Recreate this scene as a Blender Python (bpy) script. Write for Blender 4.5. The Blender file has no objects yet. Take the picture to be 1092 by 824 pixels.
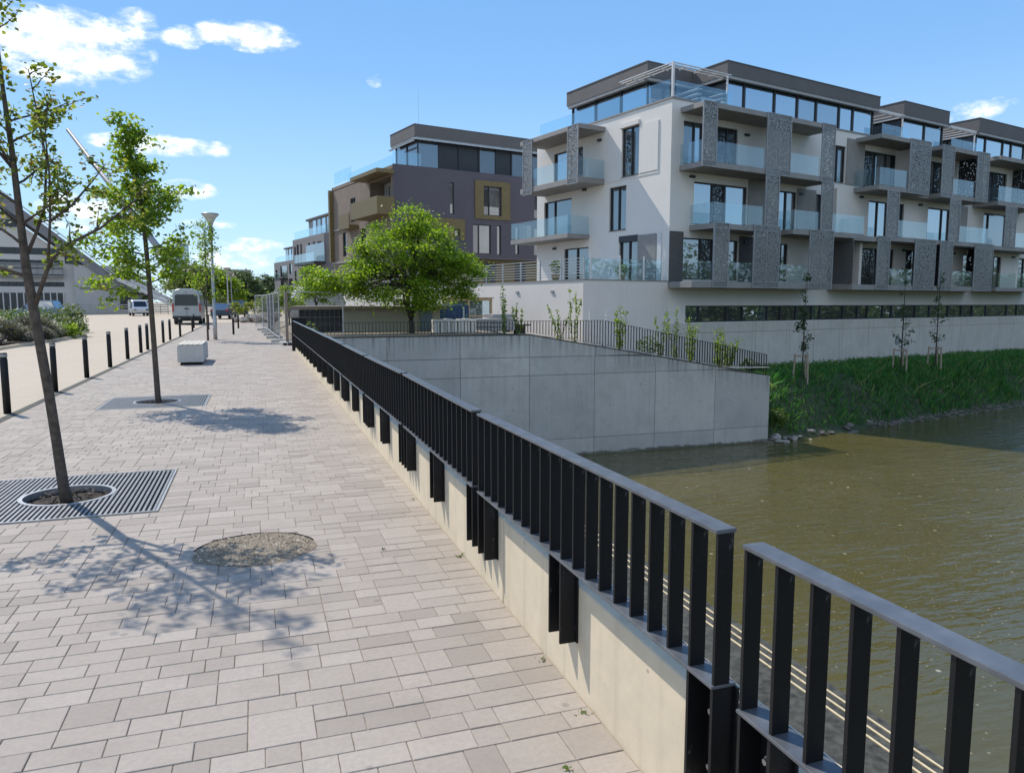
import bpy, bmesh, math, random
from mathutils import Vector, Matrix
random.seed(7)
R = math.radians
scene = bpy.context.scene
COL = scene.collection

# ------------------------------------------------------------------ helpers
class MB:
    def __init__(s): s.v=[]; s.f=[]
    def quad(s,a,b,c,d):
        n=len(s.v); s.v+=[tuple(a),tuple(b),tuple(c),tuple(d)]; s.f.append((n,n+1,n+2,n+3))
    def tri(s,a,b,c):
        n=len(s.v); s.v+=[tuple(a),tuple(b),tuple(c)]; s.f.append((n,n+1,n+2))
    def hexa(s,p):
        n=len(s.v); s.v+=[tuple(q) for q in p]
        for f in ((0,3,2,1),(4,5,6,7),(0,1,5,4),(1,2,6,5),(2,3,7,6),(3,0,4,7)): s.f.append(tuple(n+i for i in f))
    def box(s,x0,y0,z0,x1,y1,z1):
        if x0>x1:x0,x1=x1,x0
        if y0>y1:y0,y1=y1,y0
        if z0>z1:z0,z1=z1,z0
        s.hexa([(x0,y0,z0),(x1,y0,z0),(x1,y1,z0),(x0,y1,z0),(x0,y0,z1),(x1,y0,z1),(x1,y1,z1),(x0,y1,z1)])
    def path(s,pts,rad,n=6,cap=True):
        pts=[Vector(p) for p in pts]; rings=[]
        for i,p in enumerate(pts):
            d=(pts[min(i+1,len(pts)-1)]-pts[max(i-1,0)])
            if d.length<1e-6: d=Vector((0,0,1))
            d.normalize()
            a=Vector((1,0,0)) if abs(d.x)<.8 else Vector((0,1,0))
            e=d.cross(a).normalized(); g=d.cross(e)
            r=rad[i] if isinstance(rad,(list,tuple)) else rad
            n0=len(s.v)
            for k in range(n):
                t=2*math.pi*k/n; s.v.append(tuple(p+e*(r*math.cos(t))+g*(r*math.sin(t))))
            rings.append(n0)
        for a,b in zip(rings,rings[1:]):
            for k in range(n):
                s.f.append((a+k,a+(k+1)%n,b+(k+1)%n,b+k))
        if cap:
            s.f.append(tuple(rings[0]+k for k in range(n))[::-1]); s.f.append(tuple(rings[-1]+k for k in range(n)))
    def tube(s,a,b,r,r1=None,n=8): s.path([a,b],[r,r if r1 is None else r1],n)
    def lathe(s,prof,c=(0,0,0),n=20,cap=True):
        rings=[]
        for r,z in prof:
            n0=len(s.v); rings.append(n0)
            for k in range(n):
                t=2*math.pi*k/n; s.v.append((c[0]+r*math.cos(t),c[1]+r*math.sin(t),c[2]+z))
        for a,b in zip(rings,rings[1:]):
            for k in range(n): s.f.append((a+k,a+(k+1)%n,b+(k+1)%n,b+k))
        if cap:
            s.f.append(tuple(rings[0]+k for k in range(n))[::-1]); s.f.append(tuple(rings[-1]+k for k in range(n)))
    def prism(s,poly,axis,a,b):
        # poly of 2-D points extruded along an axis ('x': poly=(y,z); 'y': poly=(x,z))
        n=len(poly); n0=len(s.v)
        for w in (a,b):
            for (p,q) in poly: s.v.append((w,p,q) if axis=='x' else (p,w,q))
        s.f.append(tuple(n0+i for i in range(n))); s.f.append(tuple(n0+n+i for i in range(n))[::-1])
        for i in range(n):
            j=(i+1)%n; s.f.append((n0+i,n0+n+i,n0+n+j,n0+j))
    def mesh(s,name,m,smooth=False):
        me=bpy.data.meshes.new(name); me.from_pydata(s.v,[],s.f); me.materials.append(m)
        if len(s.f)<2500:
            bm=bmesh.new(); bm.from_mesh(me); bmesh.ops.recalc_face_normals(bm,faces=bm.faces); bm.to_mesh(me); bm.free()
        if smooth:
            me.polygons.foreach_set('use_smooth',[True]*len(me.polygons))
        me.update(); return me
    def build(s,name,m,parent=None,smooth=False,bevel=0,loc=None):
        o=bpy.data.objects.new(name,s.mesh(name,m,smooth)); COL.objects.link(o)
        if parent: o.parent=parent
        if loc: o.location=loc
        if bevel:
            b=o.modifiers.new('bevel','BEVEL'); b.width=bevel; b.segments=2; b.limit_method='ANGLE'
        return o

def tag(o,label=None,cat=None,group=None,kind=None):
    if label: o['label']=label
    if cat: o['category']=cat
    if group: o['group']=group
    if kind: o['kind']=kind
    return o
def thing(name,loc,label,cat,group=None,rz=0):
    o=bpy.data.objects.new(name,None); COL.objects.link(o); o.location=loc; o.rotation_euler=(0,0,rz)
    o.empty_display_size=.2
    return tag(o,label,cat,group)
def copy_tree(o,parent=None):
    c=o.copy(); COL.objects.link(c); c.parent=parent
    for ch in o.children: copy_tree(ch,c)
    return c

# ------------------------------------------------------------------ materials
def newmat(name):
    m=bpy.data.materials.new(name); m.use_nodes=True
    nt=m.node_tree; p=nt.nodes['Principled BSDF']; return m,nt,p
def L(nt,a,b): nt.links.new(a,b)
def ramp(nt,fac,stops):
    r=nt.nodes.new('ShaderNodeValToRGB'); L(nt,fac,r.inputs[0])
    e=r.color_ramp.elements
    e[0].position=stops[0][0]; e[0].color=(*stops[0][1],1)
    e[1].position=stops[-1][0]; e[1].color=(*stops[-1][1],1)
    for pos,c in stops[1:-1]:
        x=e.new(pos); x.color=(*c,1)
    return r.outputs[0]
def noise(nt,vec,scale,detail=4,rough=.55):
    n=nt.nodes.new('ShaderNodeTexNoise'); n.inputs['Scale'].default_value=scale
    n.inputs['Detail'].default_value=detail; n.inputs['Roughness'].default_value=rough
    if vec is not None: L(nt,vec,n.inputs['Vector'])
    return n.outputs['Fac']
def coords(nt,scale=(1,1,1)):
    t=nt.nodes.new('ShaderNodeTexCoord'); m=nt.nodes.new('ShaderNodeMapping')
    m.inputs['Scale'].default_value=scale; L(nt,t.outputs['Object'],m.inputs['Vector']); return m.outputs[0]
def mixc(nt,f,a,b,mode='MIX'):
    m=nt.nodes.new('ShaderNodeMix'); m.data_type='RGBA'; m.blend_type=mode
    for s,val in ((m.inputs[0],f),(m.inputs[6],a),(m.inputs[7],b)):
        if hasattr(val,'is_output') : L(nt,val,s)
        elif isinstance(val,(int,float)): s.default_value=val
        else: s.default_value=(*val,1)
    return m.outputs[2]
def bump(nt,p,h,strength=.2,dist=.02):
    b=nt.nodes.new('ShaderNodeBump'); b.inputs['Strength'].default_value=strength; b.inputs['Distance'].default_value=dist
    L(nt,h,b.inputs['Height']); L(nt,b.outputs[0],p.inputs['Normal'])
def plain(name,c,rough=.6,metal=0,var=.12,scale=3.,bmp=0,spec=.5):
    m,nt,p=newmat(name); v=coords(nt); n=noise(nt,v,scale)
    a=tuple(x*(1-var) for x in c); b=tuple(min(1,x*(1+var)) for x in c)
    L(nt,ramp(nt,n,[(.3,a),(.7,b)]),p.inputs['Base Color'])
    p.inputs['Roughness'].default_value=rough; p.inputs['Metallic'].default_value=metal
    p.inputs['Specular IOR Level'].default_value=spec
    if bmp: bump(nt,p,noise(nt,v,scale*12,5),bmp,.01)
    return m
def concrete(name,c,streak=.5,var=.16,dirt=(.5,.48,.44),top=None,holes=True):
    m,nt,p=newmat(name); v=coords(nt)
    n1=noise(nt,v,.7,6,.65); n2=noise(nt,v,9,5,.6)
    a=tuple(x*(1-var) for x in c); b=tuple(x*(1+var) for x in c)
    col=ramp(nt,n1,[(.3,a),(.5,c),(.72,b)])
    k2=.35 if holes else .07
    col=mixc(nt,ramp(nt,n2,[(.35,(0,0,0)),(.75,(k2,k2,k2))]),col,tuple(x*.72 for x in c))
    vs=coords(nt,(5,5,.22)); n3=noise(nt,vs,1.6,5,.6)
    st=ramp(nt,n3,[(.52,(0,0,0)),(.75,(streak,)*3)])
    col=mixc(nt,st,col,tuple(x*y for x,y in zip(c,dirt)))
    if top:
        def ma(op,a,b=None,cl=False):
            n=nt.nodes.new('ShaderNodeMath'); n.operation=op; n.use_clamp=cl
            for i,x in enumerate((a,b)):
                if x is None: continue
                if hasattr(x,'is_output'): L(nt,x,n.inputs[i])
                else: n.inputs[i].default_value=x
            return n.outputs[0]
        xyz=nt.nodes.new('ShaderNodeSeparateXYZ'); L(nt,v,xyz.inputs[0])
        tz_=ma('SUBTRACT',xyz.outputs[2],ma('SUBTRACT',.42,ma('MULTIPLY',ma('MAXIMUM',ma('SUBTRACT',xyz.outputs[0],8.43),0.),.172)))
        drip=noise(nt,coords(nt,(4.5,4.5,.12)),1.6,4,.6)
        dm=ma('MULTIPLY',ma('ADD',1.,ma('DIVIDE',tz_,.95),True),ramp(nt,drip,[(.40,(0,0,0)),(.62,(1,1,1))]))
        col=mixc(nt,ma('MULTIPLY',ma('POWER',dm,1.6),.85),col,tuple(x*.30 for x in c))
        wl=ma('ADD',xyz.outputs[2],ma('MULTIPLY',noise(nt,v,2.5,4),.35))
        col=mixc(nt,ramp(nt,ma('ADD',wl,5.,True),[(.93,(.85,.85,.85)),(.98,(.35,.35,.35)),(1.,(0,0,0))]),col,(.075,.075,.045))
        col=mixc(nt,1.,col,ramp(nt,isl(nt),[(0,(.86,.87,.88)),(1,(1.06,1.05,1.03))]),'MULTIPLY')
        vb=noise(nt,v,.8,7,.75); col=mixc(nt,ramp(nt,vb,[(.52,(0,0,0)),(.66,(.5,.5,.5))]),col,tuple(x*.68 for x in c))
        vh=noise(nt,v,.35,5,.7); col=mixc(nt,ramp(nt,vh,[(.55,(0,0,0)),(.62,(.28,.28,.28)),(.70,(0,0,0))]),col,tuple(x*.62 for x in c))
    # air holes of the casting
    vo=nt.nodes.new('ShaderNodeTexVoronoi'); vo.inputs['Scale'].default_value=7; L(nt,v,vo.inputs['Vector'])
    if holes: col=mixc(nt,ramp(nt,vo.outputs['Distance'],[(.03,(.8,.8,.8)),(.075,(0,0,0))]),col,tuple(x*.4 for x in c))
    L(nt,col,p.inputs['Base Color']); p.inputs['Roughness'].default_value=.85
    bump(nt,p,n2,.25 if holes else .06,.01)
    return m
def isl(nt):
    g=nt.nodes.new('ShaderNodeNewGeometry'); return g.outputs['Random Per Island']
def leafmat(name,stops,trans=.35,rough=.5):
    m,nt,p=newmat(name); col=ramp(nt,isl(nt),stops)
    L(nt,col,p.inputs['Base Color']); p.inputs['Roughness'].default_value=rough; p.inputs['Specular IOR Level'].default_value=.35
    tr=nt.nodes.new('ShaderNodeBsdfTranslucent'); L(nt,mixc(nt,1.,col,(1.9,2.0,.8),'MULTIPLY'),tr.inputs['Color'])
    mx=nt.nodes.new('ShaderNodeMixShader'); mx.inputs[0].default_value=trans
    L(nt,p.outputs[0],mx.inputs[1]); L(nt,tr.outputs[0],mx.inputs[2])
    L(nt,mx.outputs[0],nt.nodes['Material Output'].inputs['Surface']); return m
def glassmat(name,tint,fac,rough=.02,dif=.07):
    # sheet of balcony glass: mostly see-through, with a reflection that grows at grazing angles
    m,nt,p=newmat(name); out=nt.nodes['Material Output']; nt.nodes.remove(p)
    t=nt.nodes.new('ShaderNodeBsdfTransparent'); t.inputs[0].default_value=(*tint,1)
    g=nt.nodes.new('ShaderNodeBsdfGlossy'); g.inputs['Roughness'].default_value=rough; g.inputs['Color'].default_value=(.9,.95,1,1)
    d=nt.nodes.new('ShaderNodeBsdfDiffuse'); d.inputs[0].default_value=(.30,.42,.46,1)
    m1=nt.nodes.new('ShaderNodeMixShader'); m1.inputs[0].default_value=dif; L(nt,t.outputs[0],m1.inputs[1]); L(nt,d.outputs[0],m1.inputs[2])
    f=nt.nodes.new('ShaderNodeLayerWeight'); f.inputs[0].default_value=.5
    pw=nt.nodes.new('ShaderNodeMath'); pw.operation='POWER'; pw.inputs[1].default_value=4.; L(nt,f.outputs['Facing'],pw.inputs[0])
    ma=nt.nodes.new('ShaderNodeMath'); ma.operation='MULTIPLY_ADD'; ma.inputs[1].default_value=.7; ma.inputs[2].default_value=fac; ma.use_clamp=True; L(nt,pw.outputs[0],ma.inputs[0])
    m2=nt.nodes.new('ShaderNodeMixShader'); L(nt,ma.outputs[0],m2.inputs[0]); L(nt,m1.outputs[0],m2.inputs[1]); L(nt,g.outputs[0],m2.inputs[2])
    L(nt,m2.outputs[0],out.inputs['Surface']); return m
def panemat(name,base,refl=.3):
    # coated window pane: dark room behind, strong mirror of what is outside
    m,nt,p=newmat(name); out=nt.nodes['Material Output']
    v=coords(nt,(1,1,.35)); n=noise(nt,v,1.1,3)
    L(nt,ramp(nt,n,[(.35,tuple(x*.45 for x in base)),(.7,base)]),p.inputs['Base Color']); p.inputs['Roughness'].default_value=.25
    g=nt.nodes.new('ShaderNodeBsdfGlossy'); g.inputs['Roughness'].default_value=.015; g.inputs['Color'].default_value=(.86,.93,1,1)
    f=nt.nodes.new('ShaderNodeFresnel'); f.inputs[0].default_value=1.5
    ma=nt.nodes.new('ShaderNodeMath'); ma.operation='ADD'; ma.inputs[1].default_value=refl; ma.use_clamp=True; L(nt,f.outputs[0],ma.inputs[0])
    b=nt.nodes.new('ShaderNodeBump'); b.inputs['Strength'].default_value=.05; b.inputs['Distance'].default_value=.05
    L(nt,noise(nt,coords(nt),.9,1),b.inputs['Height']); L(nt,b.outputs[0],g.inputs['Normal'])
    mx=nt.nodes.new('ShaderNodeMixShader'); L(nt,ma.outputs[0],mx.inputs[0]); L(nt,p.outputs[0],mx.inputs[1]); L(nt,g.outputs[0],mx.inputs[2])
    L(nt,mx.outputs[0],out.inputs['Surface']); return m
def perfmat(name,c,scale=13,thr=.30):
    # metal sheet with punched holes
    m,nt,p=newmat(name); out=nt.nodes['Material Output']; v=coords(nt,(1,1,1))
    vo=nt.nodes.new('ShaderNodeTexVoronoi'); vo.inputs['Scale'].default_value=scale; vo.distance='CHEBYCHEV'; L(nt,v,vo.inputs['Vector'])
    lt=nt.nodes.new('ShaderNodeMath'); lt.operation='LESS_THAN'; lt.inputs[1].default_value=thr; L(nt,vo.outputs['Distance'],lt.inputs[0])
    p.inputs['Base Color'].default_value=(*c,1); p.inputs['Roughness'].default_value=.45; p.inputs['Metallic'].default_value=.3
    t=nt.nodes.new('ShaderNodeBsdfTransparent')
    mx=nt.nodes.new('ShaderNodeMixShader'); L(nt,lt.outputs[0],mx.inputs[0]); L(nt,p.outputs[0],mx.inputs[1]); L(nt,t.outputs[0],mx.inputs[2])
    L(nt,mx.outputs[0],out.inputs['Surface']); return m

M={}
M['rail']=None
def railmat():
    m,nt,p=newmat('black_paint'); v=coords(nt)
    n=noise(nt,coords(nt,(26,26,9)),1.,8,.75)
    c=ramp(nt,n,[(.60,(.006,.0065,.008)),(.66,(.03,.032,.035)),(.73,(.40,.40,.39))])
    L(nt,c,p.inputs['Base Color']); p.inputs['Roughness'].default_value=.5; p.inputs['Specular IOR Level'].default_value=.3
    bump(nt,p,noise(nt,v,60,3),.08,.004); return m
M['rail']=railmat()
M['rail_top']=plain('rail_sky_sheen',(.10,.108,.12),.33,.0,.25,14)  # sky reflection on the flat rails painted in as a lighter grey-blue
M['bolt']=plain('galvanised_bolt',(.5,.5,.5),.35,.9)
M['parapet']=concrete('parapet_concrete',(.68,.58,.43),.35,.10)
M['retain']=concrete('retaining_concrete',(.50,.495,.475),.30,.16,(.5,.5,.5),top=1)
M['base']=concrete('base_concrete',(.56,.54,.50),.5,.12)
M['joint']=plain('joint',(.17,.165,.155),.9)
M['render']=concrete('white_render',(.70,.675,.64),.16,.03,(.8,.78,.74),None,False)
M['terrace']=concrete('terrace_render',(.68,.64,.60),.20,.035,(.75,.72,.68),None,False)
M['slab']=plain('grey_slab',(.26,.25,.24),.7,0,.10,2)
M['screen']=perfmat('punched_metal',(.24,.235,.225),11,.36)
M['screen_dark']=perfmat('punched_metal_dark',(.035,.035,.038),8,.30)
M['gold_screen']=plain('bronze_cladding',(.17,.128,.055),.55,.2,.4,16)
M['darkpanel']=plain('dark_textured_panel',(.09,.09,.092),.8,0,.4,25)
M['frame']=plain('anthracite_frame',(.022,.025,.03),.45)
M['pane']=panemat('window_pane',(.045,.05,.055),.17)
M['pane2']=panemat('window_pane_curtain',(.22,.22,.21),.22)
M['pane3']=panemat('window_pane_bright',(.05,.075,.095),.36)
M['pane5']=panemat('window_pane_dull',(.06,.058,.055),.10)
M['pane4']=panemat('window_pane_deep',(.05,.10,.14),.48)
M['bal']=glassmat('balcony_glass',(.90,.965,.98),.07,.02,.045)
M['bal2']=glassmat('rooftop_glass',(.86,.955,.985),.10,.02,.03)
M['roof']=plain('roof_fascia',(.115,.11,.11),.75,0,.08,1.2)
M['rooflite']=plain('fascia_light',(.34,.34,.34),.6)
M['white']=plain('white_steel',(.60,.60,.60),.45,0,.04)
M['galv']=plain('galvanised_steel',(.42,.43,.44),.42,.6,.12,6)
M['wire']=plain('dull_wire',(.16,.16,.16),.6)
M['grey']=plain('grey_steel',(.30,.30,.31),.5,.3)
M['purple']=plain('purple_render',(.105,.094,.112),.9,0,.05,.6,.05)
M['brownbrick']=plain('brown_facade',(.20,.16,.13),.85,0,.10,1.5)
M['greybldg']=plain('grey_facade',(.20,.195,.20),.85,0,.08,1.)
M['greylight']=plain('grey_facade_light',(.33,.33,.33),.8,0,.08,1.)
M['bark']=plain('bark',(.085,.068,.055),.9,0,.45,22,.5)
M['barkd']=plain('dark_bark',(.045,.036,.03),.9,0,.4,16,.5)
M['timber']=plain('timber',(.48,.36,.20),.75,0,.2,8)
M['stake']=plain('stake_wood',(.34,.27,.20),.8,0,.2,8)
M['soil']=plain('soil',(.028,.02,.014),.95,0,.5,18,.6)
M['steelring']=plain('ring_steel',(.34,.35,.37),.4,.55,.15,7)
M['slat']=plain('grate_slat',(.20,.21,.225),.45,.4,.2,9)
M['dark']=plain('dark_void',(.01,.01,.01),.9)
M['leaf1']=leafmat('young_leaf',[(0,(.06,.085,.02)),(.45,(.12,.155,.03)),(.85,(.17,.20,.045)),(1,(.22,.14,.07))],.58)
M['leaf2']=leafmat('maple_leaf',[(0,(.07,.12,.018)),(.5,(.15,.22,.032)),(.95,(.22,.29,.05)),(1,(.22,.15,.07))],.6)
M['leaf3']=leafmat('locust_leaf',[(0,(.05,.10,.010)),(.4,(.13,.215,.018)),(.8,(.21,.30,.028)),(1,(.30,.36,.06))],.52)
M['leaf4']=leafmat('far_leaf',[(0,(.055,.085,.035)),(.6,(.10,.14,.055)),(1,(.15,.18,.08))],.4)
M['leaf5']=leafmat('dark_leaf',[(0,(.03,.06,.03)),(1,(.075,.115,.05))],.35)
M['leaf6']=leafmat('lime_shoot_leaf',[(0,(.10,.16,.03)),(1,(.22,.29,.07))],.4)
M['lav']=leafmat('lavender_stems',[(0,(.10,.10,.085)),(.5,(.17,.16,.15)),(.8,(.22,.19,.22)),(1,(.16,.20,.09))],.15)
M['grassy']=leafmat('bed_green',[(0,(.05,.09,.02)),(1,(.13,.19,.04))],.3)
M['grass']=leafmat('bank_grass_blade',[(0,(.028,.10,.03)),(.6,(.055,.175,.045)),(.9,(.11,.24,.06)),(.96,(.17,.20,.08)),(1,(.22,.21,.10))],.38)
M['bank']=plain('bank_soil',(.04,.055,.022),.95,0,.4,3,.4)
M['rock']=plain('pale_rock',(.33,.30,.26),.9,0,.3,5,.6)
M['rockd']=plain('dark_rock',(.16,.14,.12),.9,0,.35,5,.6)
M['stone']=plain('dark_stone',(.055,.056,.047),.9,0,.6,7,.4)
M['sunlit_edge']=plain('sunlit_edge_cream',(.62,.52,.33),.8,0,.12,9)  # cream colour stands in for sunlight catching the step edges
M['bench']=concrete('bench_concrete',(.46,.46,.45),.2,.08)
M['kiosk']=plain('kiosk_render',(.36,.33,.27),.85,0,.06,1.2)
M['blue']=plain('blue_sheet',(.03,.075,.17),.5)
M['bluegrey']=plain('blue_grey_door',(.10,.15,.19),.5)
M['leftwhite']=plain('pale_facade',(.58,.56,.54),.85,0,.05,.4)
M['leftgrey']=plain('wing_facade',(.46,.45,.44),.85,0,.05,.4)
M['slate']=plain('metal_roof',(.20,.20,.215),.5,.2,.15,.8)
M['pane6']=panemat('window_pane_dark',(.02,.022,.025),-.03)
M['towerblue']=plain('blue_tower',(.16,.22,.30),.6,0,.08,.2)
M['van']=plain('silver_paint',(.34,.36,.37),.32,.45,.04)
M['cardark']=plain('dark_blue_paint',(.03,.05,.08),.28,.3,.05)
M['carlight']=plain('pale_paint',(.55,.58,.6),.3,.2,.04)
M['suv']=plain('blue_grey_paint',(.12,.17,.22),.28,.4,.05)
M['carglass']=panemat('car_glass',(.012,.014,.016),-.02)
M['carglassb']=panemat('car_glass_bright',(.02,.025,.03),.25)
M['tyre']=plain('tyre',(.02,.02,.02),.85)
M['redlight']=plain('red_lamp',(.35,.02,.02),.3)
M['plastic']=plain('black_plastic',(.02,.02,.02),.6)
M['clothbag']=plain('pale_sack',(.66,.64,.60),.9,0,.08,6,.2)

# ------------------------------------------------------------------ camera
cam=bpy.data.cameras.new('camera'); co=bpy.data.objects.new('camera',cam); COL.objects.link(co)
pitch=R(6.4188); yaw=R(18.796)
fw=Vector((math.sin(yaw)*math.cos(pitch),math.cos(yaw)*math.cos(pitch),-math.sin(pitch)))
rt=Vector((math.cos(yaw),-math.sin(yaw),0)); up=rt.cross(fw)
co.matrix_world=Matrix(((rt.x,up.x,-fw.x,0),(rt.y,up.y,-fw.y,0),(rt.z,up.z,-fw.z,1.65),(0,0,0,1)))
cam.sensor_width=36; cam.lens=36*800/1092; cam.clip_start=.05; cam.clip_end=6000
scene.camera=co

# ------------------------------------------------------------------ light, sky
sunv=Vector((-.42,.72,.90)).normalized()
el=math.asin(sunv.z); azs=math.atan2(sunv.x,sunv.y)
sl=bpy.data.lights.new('sun','SUN'); sl.energy=2.95; sl.angle=R(.55); sl.color=(1,.925,.81)
so=bpy.data.objects.new('sun',sl); COL.objects.link(so); so.rotation_euler=(-sunv).to_track_quat('-Z','Y').to_euler(); so.location=(-30,50,70)
w=bpy.data.worlds.new('World'); scene.world=w; w.use_nodes=True; nt=w.node_tree
bg=nt.nodes['Background']; sky=nt.nodes.new('ShaderNodeTexSky'); sky.sky_type='NISHITA'; sky.sun_disc=False
sky.sun_elevation=el; sky.sun_rotation=azs; sky.air_density=1.0; sky.dust_density=.0; sky.ozone_density=1.5; sky.altitude=200
bg.inputs[1].default_value=.15
def MA(op,a,b=None,clamp=False):
    n=nt.nodes.new('ShaderNodeMath'); n.operation=op; n.use_clamp=clamp
    for i,x in enumerate((a,b)):
        if x is None: continue
        if hasattr(x,'is_output'): L(nt,x,n.inputs[i])
        else: n.inputs[i].default_value=x
    return n.outputs[0]
tc=nt.nodes.new('ShaderNodeTexCoord'); sp=nt.nodes.new('ShaderNodeSeparateXYZ'); L(nt,tc.outputs['Generated'],sp.inputs[0])
AZ=MA('MULTIPLY',MA('ARCTAN2',sp.outputs[0],sp.outputs[1]),57.2958); EL=MA('MULTIPLY',MA('ARCSINE',sp.outputs[2]),57.2958)
cv=nt.nodes.new('ShaderNodeCombineXYZ'); L(nt,AZ,cv.inputs[0]); L(nt,MA('MULTIPLY',EL,1.9),cv.inputs[1])
nA=noise(nt,cv.outputs[0],.20,8,.62); nB=noise(nt,cv.outputs[0],.55,8,.62)
BLOBS=[(-10.9,15.7,5.6,2.5,1.2),(-13.3,16.1,3.2,1.7,1),(-6.8,17.4,1.9,1.3,.85),(-4.0,17.2,1.9,.8,.85),(0.2,17.7,3.8,1.1,1.0),(-6.0,10.4,4.6,.8,.85),(-1.9,10.4,1.0,.65,.8),(-9.1,10.4,1.0,.5,.8),(-4.1,7.6,2.2,.8,.8),(8.8,15.5,.7,.55,.7),(-.3,4.0,2.9,.6,.7),(-1.6,2.9,3.8,.9,.6),(-2.7,5.4,2.5,.4,.5),(50.1,11.9,2.2,.8,.75),(47.8,11.7,1.0,.5,.5),(-10.4,5.9,3.3,1.5,.8),(-14.3,1.3,4.2,2.3,.7),(-60,25,14,5,1),(140,46,24,13,1.2),(160,20,20,11,1.2),(-165,34,30,16,1.3),(-140,15,26,10,1.2),(-120,40,24,14,1.1),(112,62,34,10,1.)]  # closing entries are unseen cloud banks behind the camera, added as fill light
tot=None
for a,e,sa,se,k in BLOBS:
    d=MA('ADD',MA('POWER',MA('ABSOLUTE',MA('DIVIDE',MA('SUBTRACT',AZ,a),sa)),2.),MA('POWER',MA('ABSOLUTE',MA('DIVIDE',MA('SUBTRACT',EL,e),se)),2.))
    b=MA('MULTIPLY',MA('SUBTRACT',1.,d,True),k)
    tot=b if tot is None else MA('MAXIMUM',tot,b)
dens=MA('ADD',MA('MULTIPLY',tot,.85),MA('MULTIPLY',MA('SUBTRACT',MA('ADD',MA('MULTIPLY',nA,.45),MA('MULTIPLY',nB,.55)),.5),4.2))
dens=MA('MULTIPLY',dens,MA('MULTIPLY',tot,4.,True),True)
cf=ramp(nt,dens,[(.06,(0,0,0)),(.40,(.30,.30,.30)),(.72,(.80,.80,.80)),(1.,(.98,.98,.98))])
ccol=ramp(nt,nB,[(.36,(3.3,3.9,4.7)),(.5,(4.9,5.1,5.4)),(.64,(6.2,6.2,6.2))])
hs=nt.nodes.new('ShaderNodeHueSaturation'); hs.inputs['Saturation'].default_value=1.18; hs.inputs['Value'].default_value=1.0; L(nt,sky.outputs[0],hs.inputs['Color'])
hz=ramp(nt,MA('DIVIDE',EL,40.,True),[(0,(.5,.5,.5)),(.25,(.25,.25,.25)),(.7,(0,0,0))])
skyc=mixc(nt,hz,hs.outputs[0],(2.3,3.5,4.8))
skyc=mixc(nt,.9,skyc,ramp(nt,MA('DIVIDE',EL,45.,True),[(0,(2.9,3.8,4.5)),(.12,(2.0,3.2,4.35)),(.35,(1.05,2.15,3.85)),(.65,(.60,1.55,3.3)),(1,(.42,1.2,2.9))]),'DARKEN')
ccol2=mixc(nt,ramp(nt,MA('DIVIDE',MA('SUBTRACT',MA('ABSOLUTE',AZ),70.),20.,True),[(0,(0,0,0)),(1,(1,1,1))]),ccol,(1.2,1.16,1.08),'MULTIPLY')  # unseen rear clouds brightened and warmed to fill the shaded facades
L(nt,mixc(nt,cf,skyc,ccol2),bg.inputs[0])
vs=scene.view_settings; vs.view_transform='Standard'; vs.look='None'; vs.exposure=.72; vs.gamma=1
scene.render.engine='CYCLES'; scene.cycles.max_bounces=6; scene.cycles.transparent_max_bounces=24
scene.cycles.caustics_reflective=False; scene.cycles.caustics_refractive=False; scene.cycles.sample_clamp_indirect=6
scene.cycles.use_denoising=True
# ================================================================== SETTING
def sheet(name,m,polys,kind='structure'):
    b=MB()
    for p in polys:
        n=len(b.v); b.v+=p; b.f.append(tuple(range(n,n+len(p))))
    return tag(b.build(name,m),kind=kind)
def pavermat():
    m,nt,p=newmat('pavers'); v=coords(nt); r=isl(nt)
    c=ramp(nt,r,[(0,(.325,.282,.242)),(.35,(.385,.336,.290)),(.7,(.405,.355,.307)),(1,(.44,.388,.338))])
    c=mixc(nt,ramp(nt,noise(nt,v,.55,5,.6),[(.35,(.30,.30,.30)),(.65,(0,0,0))]),c,(.80,.78,.76),'MULTIPLY')
    c=mixc(nt,ramp(nt,noise(nt,v,1.9,6,.7),[(.5,(0,0,0)),(.72,(.32,.32,.32))]),c,(.20,.175,.15))
    gv=nt.nodes.new('ShaderNodeTexVoronoi'); gv.inputs['Scale'].default_value=2.3; L(nt,v,gv.inputs['Vector'])
    c=mixc(nt,ramp(nt,gv.outputs['Distance'],[(.035,(.45,.45,.45)),(.05,(0,0,0))]),c,(.14,.13,.12))
    c=mixc(nt,ramp(nt,noise(nt,v,38,4,.7),[(.35,(.30,.30,.30)),(.7,(0,0,0))]),c,(.22,.20,.18))
    L(nt,c,p.inputs['Base Color']); p.inputs['Roughness'].default_value=.88
    bump(nt,p,noise(nt,v,55,4,.7),.35,.006); return m
M['paver']=pavermat()
M['bed']=plain('joint_sand',(.31,.265,.21),.95,0,.35,20)
def roadmat():
    m,nt,p=newmat('cream_setts'); v=coords(nt)
    b=nt.nodes.new('ShaderNodeTexBrick'); b.inputs['Scale'].default_value=1; b.inputs['Brick Width'].default_value=.2; b.inputs['Row Height'].default_value=.1
    b.inputs['Mortar Size'].default_value=.006; b.inputs['Color1'].default_value=(.50,.43,.335,1); b.inputs['Color2'].default_value=(.45,.385,.30,1); b.inputs['Mortar'].default_value=(.30,.25,.19,1)
    L(nt,v,b.inputs['Vector'])
    c=mixc(nt,ramp(nt,noise(nt,v,.3,5),[(.35,(.35,.35,.35)),(.65,(0,0,0))]),b.outputs[0],(.40,.34,.27))
    L(nt,c,p.inputs['Base Color']); p.inputs['Roughness'].default_value=.9; return m
M['road']=roadmat()
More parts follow.
